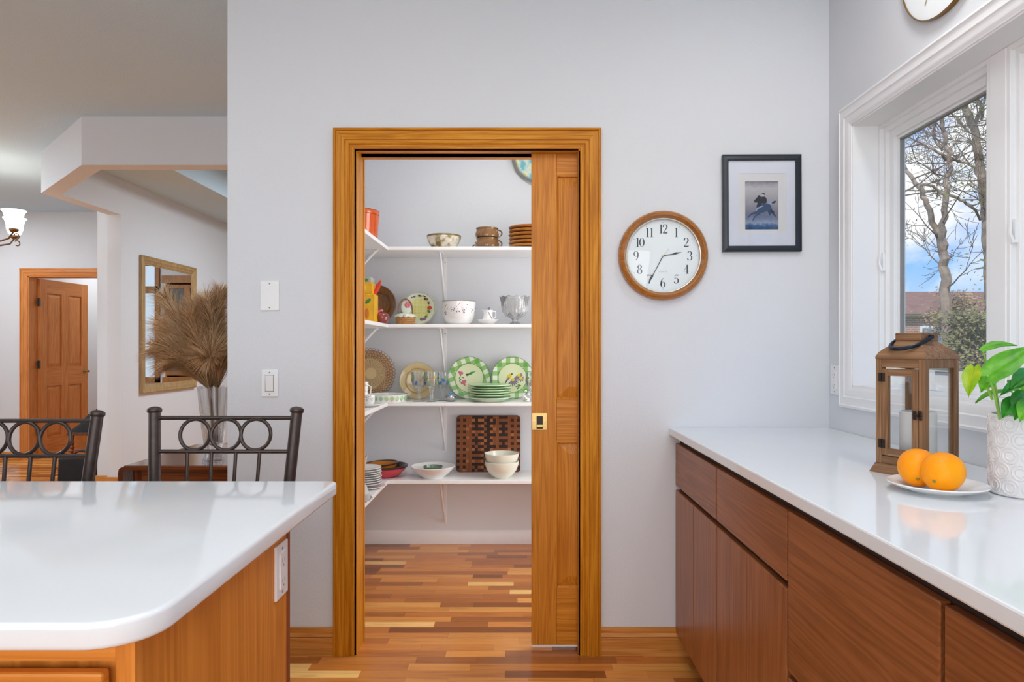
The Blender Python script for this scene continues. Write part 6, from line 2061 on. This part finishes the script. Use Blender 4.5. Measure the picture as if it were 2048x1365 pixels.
def evergreen(label, Y, px, rad, h, n, m_, seed, droop=0.1):
    rnd = random.Random(seed)
    base = P(px, 700, Y)
    base.z = GZ
    t = thing('evergreen_shrub', label, 'shrub', base)
    MB().tube([(0, 0, 0), (0.03, 0, h * .5), (0, 0.02, h * .96)], [0.07, 0.05, 0.01], 7).build('stem', M_bark, t)
    br = MB()
    pts = []
    for i in range(60):
        u_ = rnd.uniform(.06, .98)
        a = rnd.uniform(0, 2 * PI)
        L = rad * (1.05 - 0.75 * u_) * rnd.uniform(.6, 1.1)
        p0 = Vector((0, 0, h * u_))
        p1 = p0 + Vector((L * math.cos(a), L * math.sin(a), -droop * L + rnd.uniform(-.05, .2)))
        br.tube([p0, (p0 + p1) / 2 + Vector((0, 0, 0.05)), p1], [0.018, 0.012, 0.004], 5)
        for k in range(7):
            pts.append(p0.lerp(p1, 0.3 + 0.7 * k / 6))
    o = br.build('boughs', M_twig, t)
    o['kind'] = 'stuff'
    o = leaves(pts, n, 0.10, 0.032, rnd).build('needles', m_, t)
    o['kind'] = 'stuff'


evergreen('olive green evergreen shrub outside, right side of the pane', 8.2, 1945, 0.70, 2.25, 8000, M_pine, 3)
evergreen('brownish evergreen shrub outside, behind the forked tree', 11.5, 1905, 0.95, 2.75, 6000, M_dry, 8)
evergreen('evergreen shrub outside, beyond the window mullion', 8.6, 2040, 0.9, 2.7, 8000, M_pine, 15)

# brick house across the lawn
hs = thing('brick_house', 'low red brick house across the lawn', 'house', (18.5, 32.0, GZ))
m_, nt = newmat('red_brick')
v = nt.coords('Object', (1, 1, 1))
geo = nt.n('SeparateXYZ', Vector=v)
cv_ = nt.n('CombineXYZ', X=geo.outputs[0], Y=geo.outputs[2], Z=0.0)
br = nt.n('TexBrick', Vector=cv_.outputs[0], Color1=S(150, 104, 86), Color2=S(176, 128, 106), Mortar=S(196, 180, 168), Scale=1.0, Mortar_Size=0.012, Brick_Width=0.24, Row_Height=0.085)
p = nt.n('BsdfPrincipled', Base_Color=br.outputs[0], Roughness=0.9)
finish(nt, p.outputs[0])
B(-5.5, 9.5, 0, 6.5, 0, 3.45).build('wall', m_, hs)
MB().prism([(-0.5, 3.4), (3.2, 4.75), (7.0, 3.4)], -5.9, 9.9, 'x').build('roof', mat('brown_shingle', S(150, 112, 92), 0.9, var=0.2, vscale=3), hs)
M_hw = mat('house_white_trim', S(232, 234, 236), 0.5)
M_hg = mat('house_window_glass', S(120, 140, 160), 0.1)
for x_ in (-3.6, -0.7, 1.2, 3.6, 6.5):
    f = B(x_ - 0.55, x_ + 0.55, -0.06, 0.02, 1.35, 2.85).build('window', M_hw, hs)
    B(x_ - 0.45, x_ - 0.03, -0.07, -0.05, 1.47, 2.73).build('pane', M_hg, f)
    B(x_ + 0.03, x_ + 0.45, -0.07, -0.05, 1.47, 2.73).build('pane', M_hg, f)
B(-5.6, 9.6, -0.08, 0.1, 3.32, 3.46).build('fascia', M_hw, hs)

# white house and tree seen through the dining window (in the mirror)
wh = thing('white_house', 'white gabled house reflected in the wall mirror', 'house', (5.2, 24.0, GZ))
MB().prism([(-3.5, 0), (4.5, 0), (4.5, 3.0), (0.5, 6.0), (-3.5, 3.0)], 0, 7, 'y').build('wall', mat('white_siding', S(226, 232, 238), 0.7, var=0.02), wh)
for s in (-1, 1):
    MB().prism([(0.5, 6.0), (0.5 + s * 4.4, 2.75), (0.5 + s * 4.4, 2.95), (0.5, 6.2)], -0.3, 7.2, 'y').build('roof', mat('grey_shingle', S(120, 124, 130), 0.9), wh)
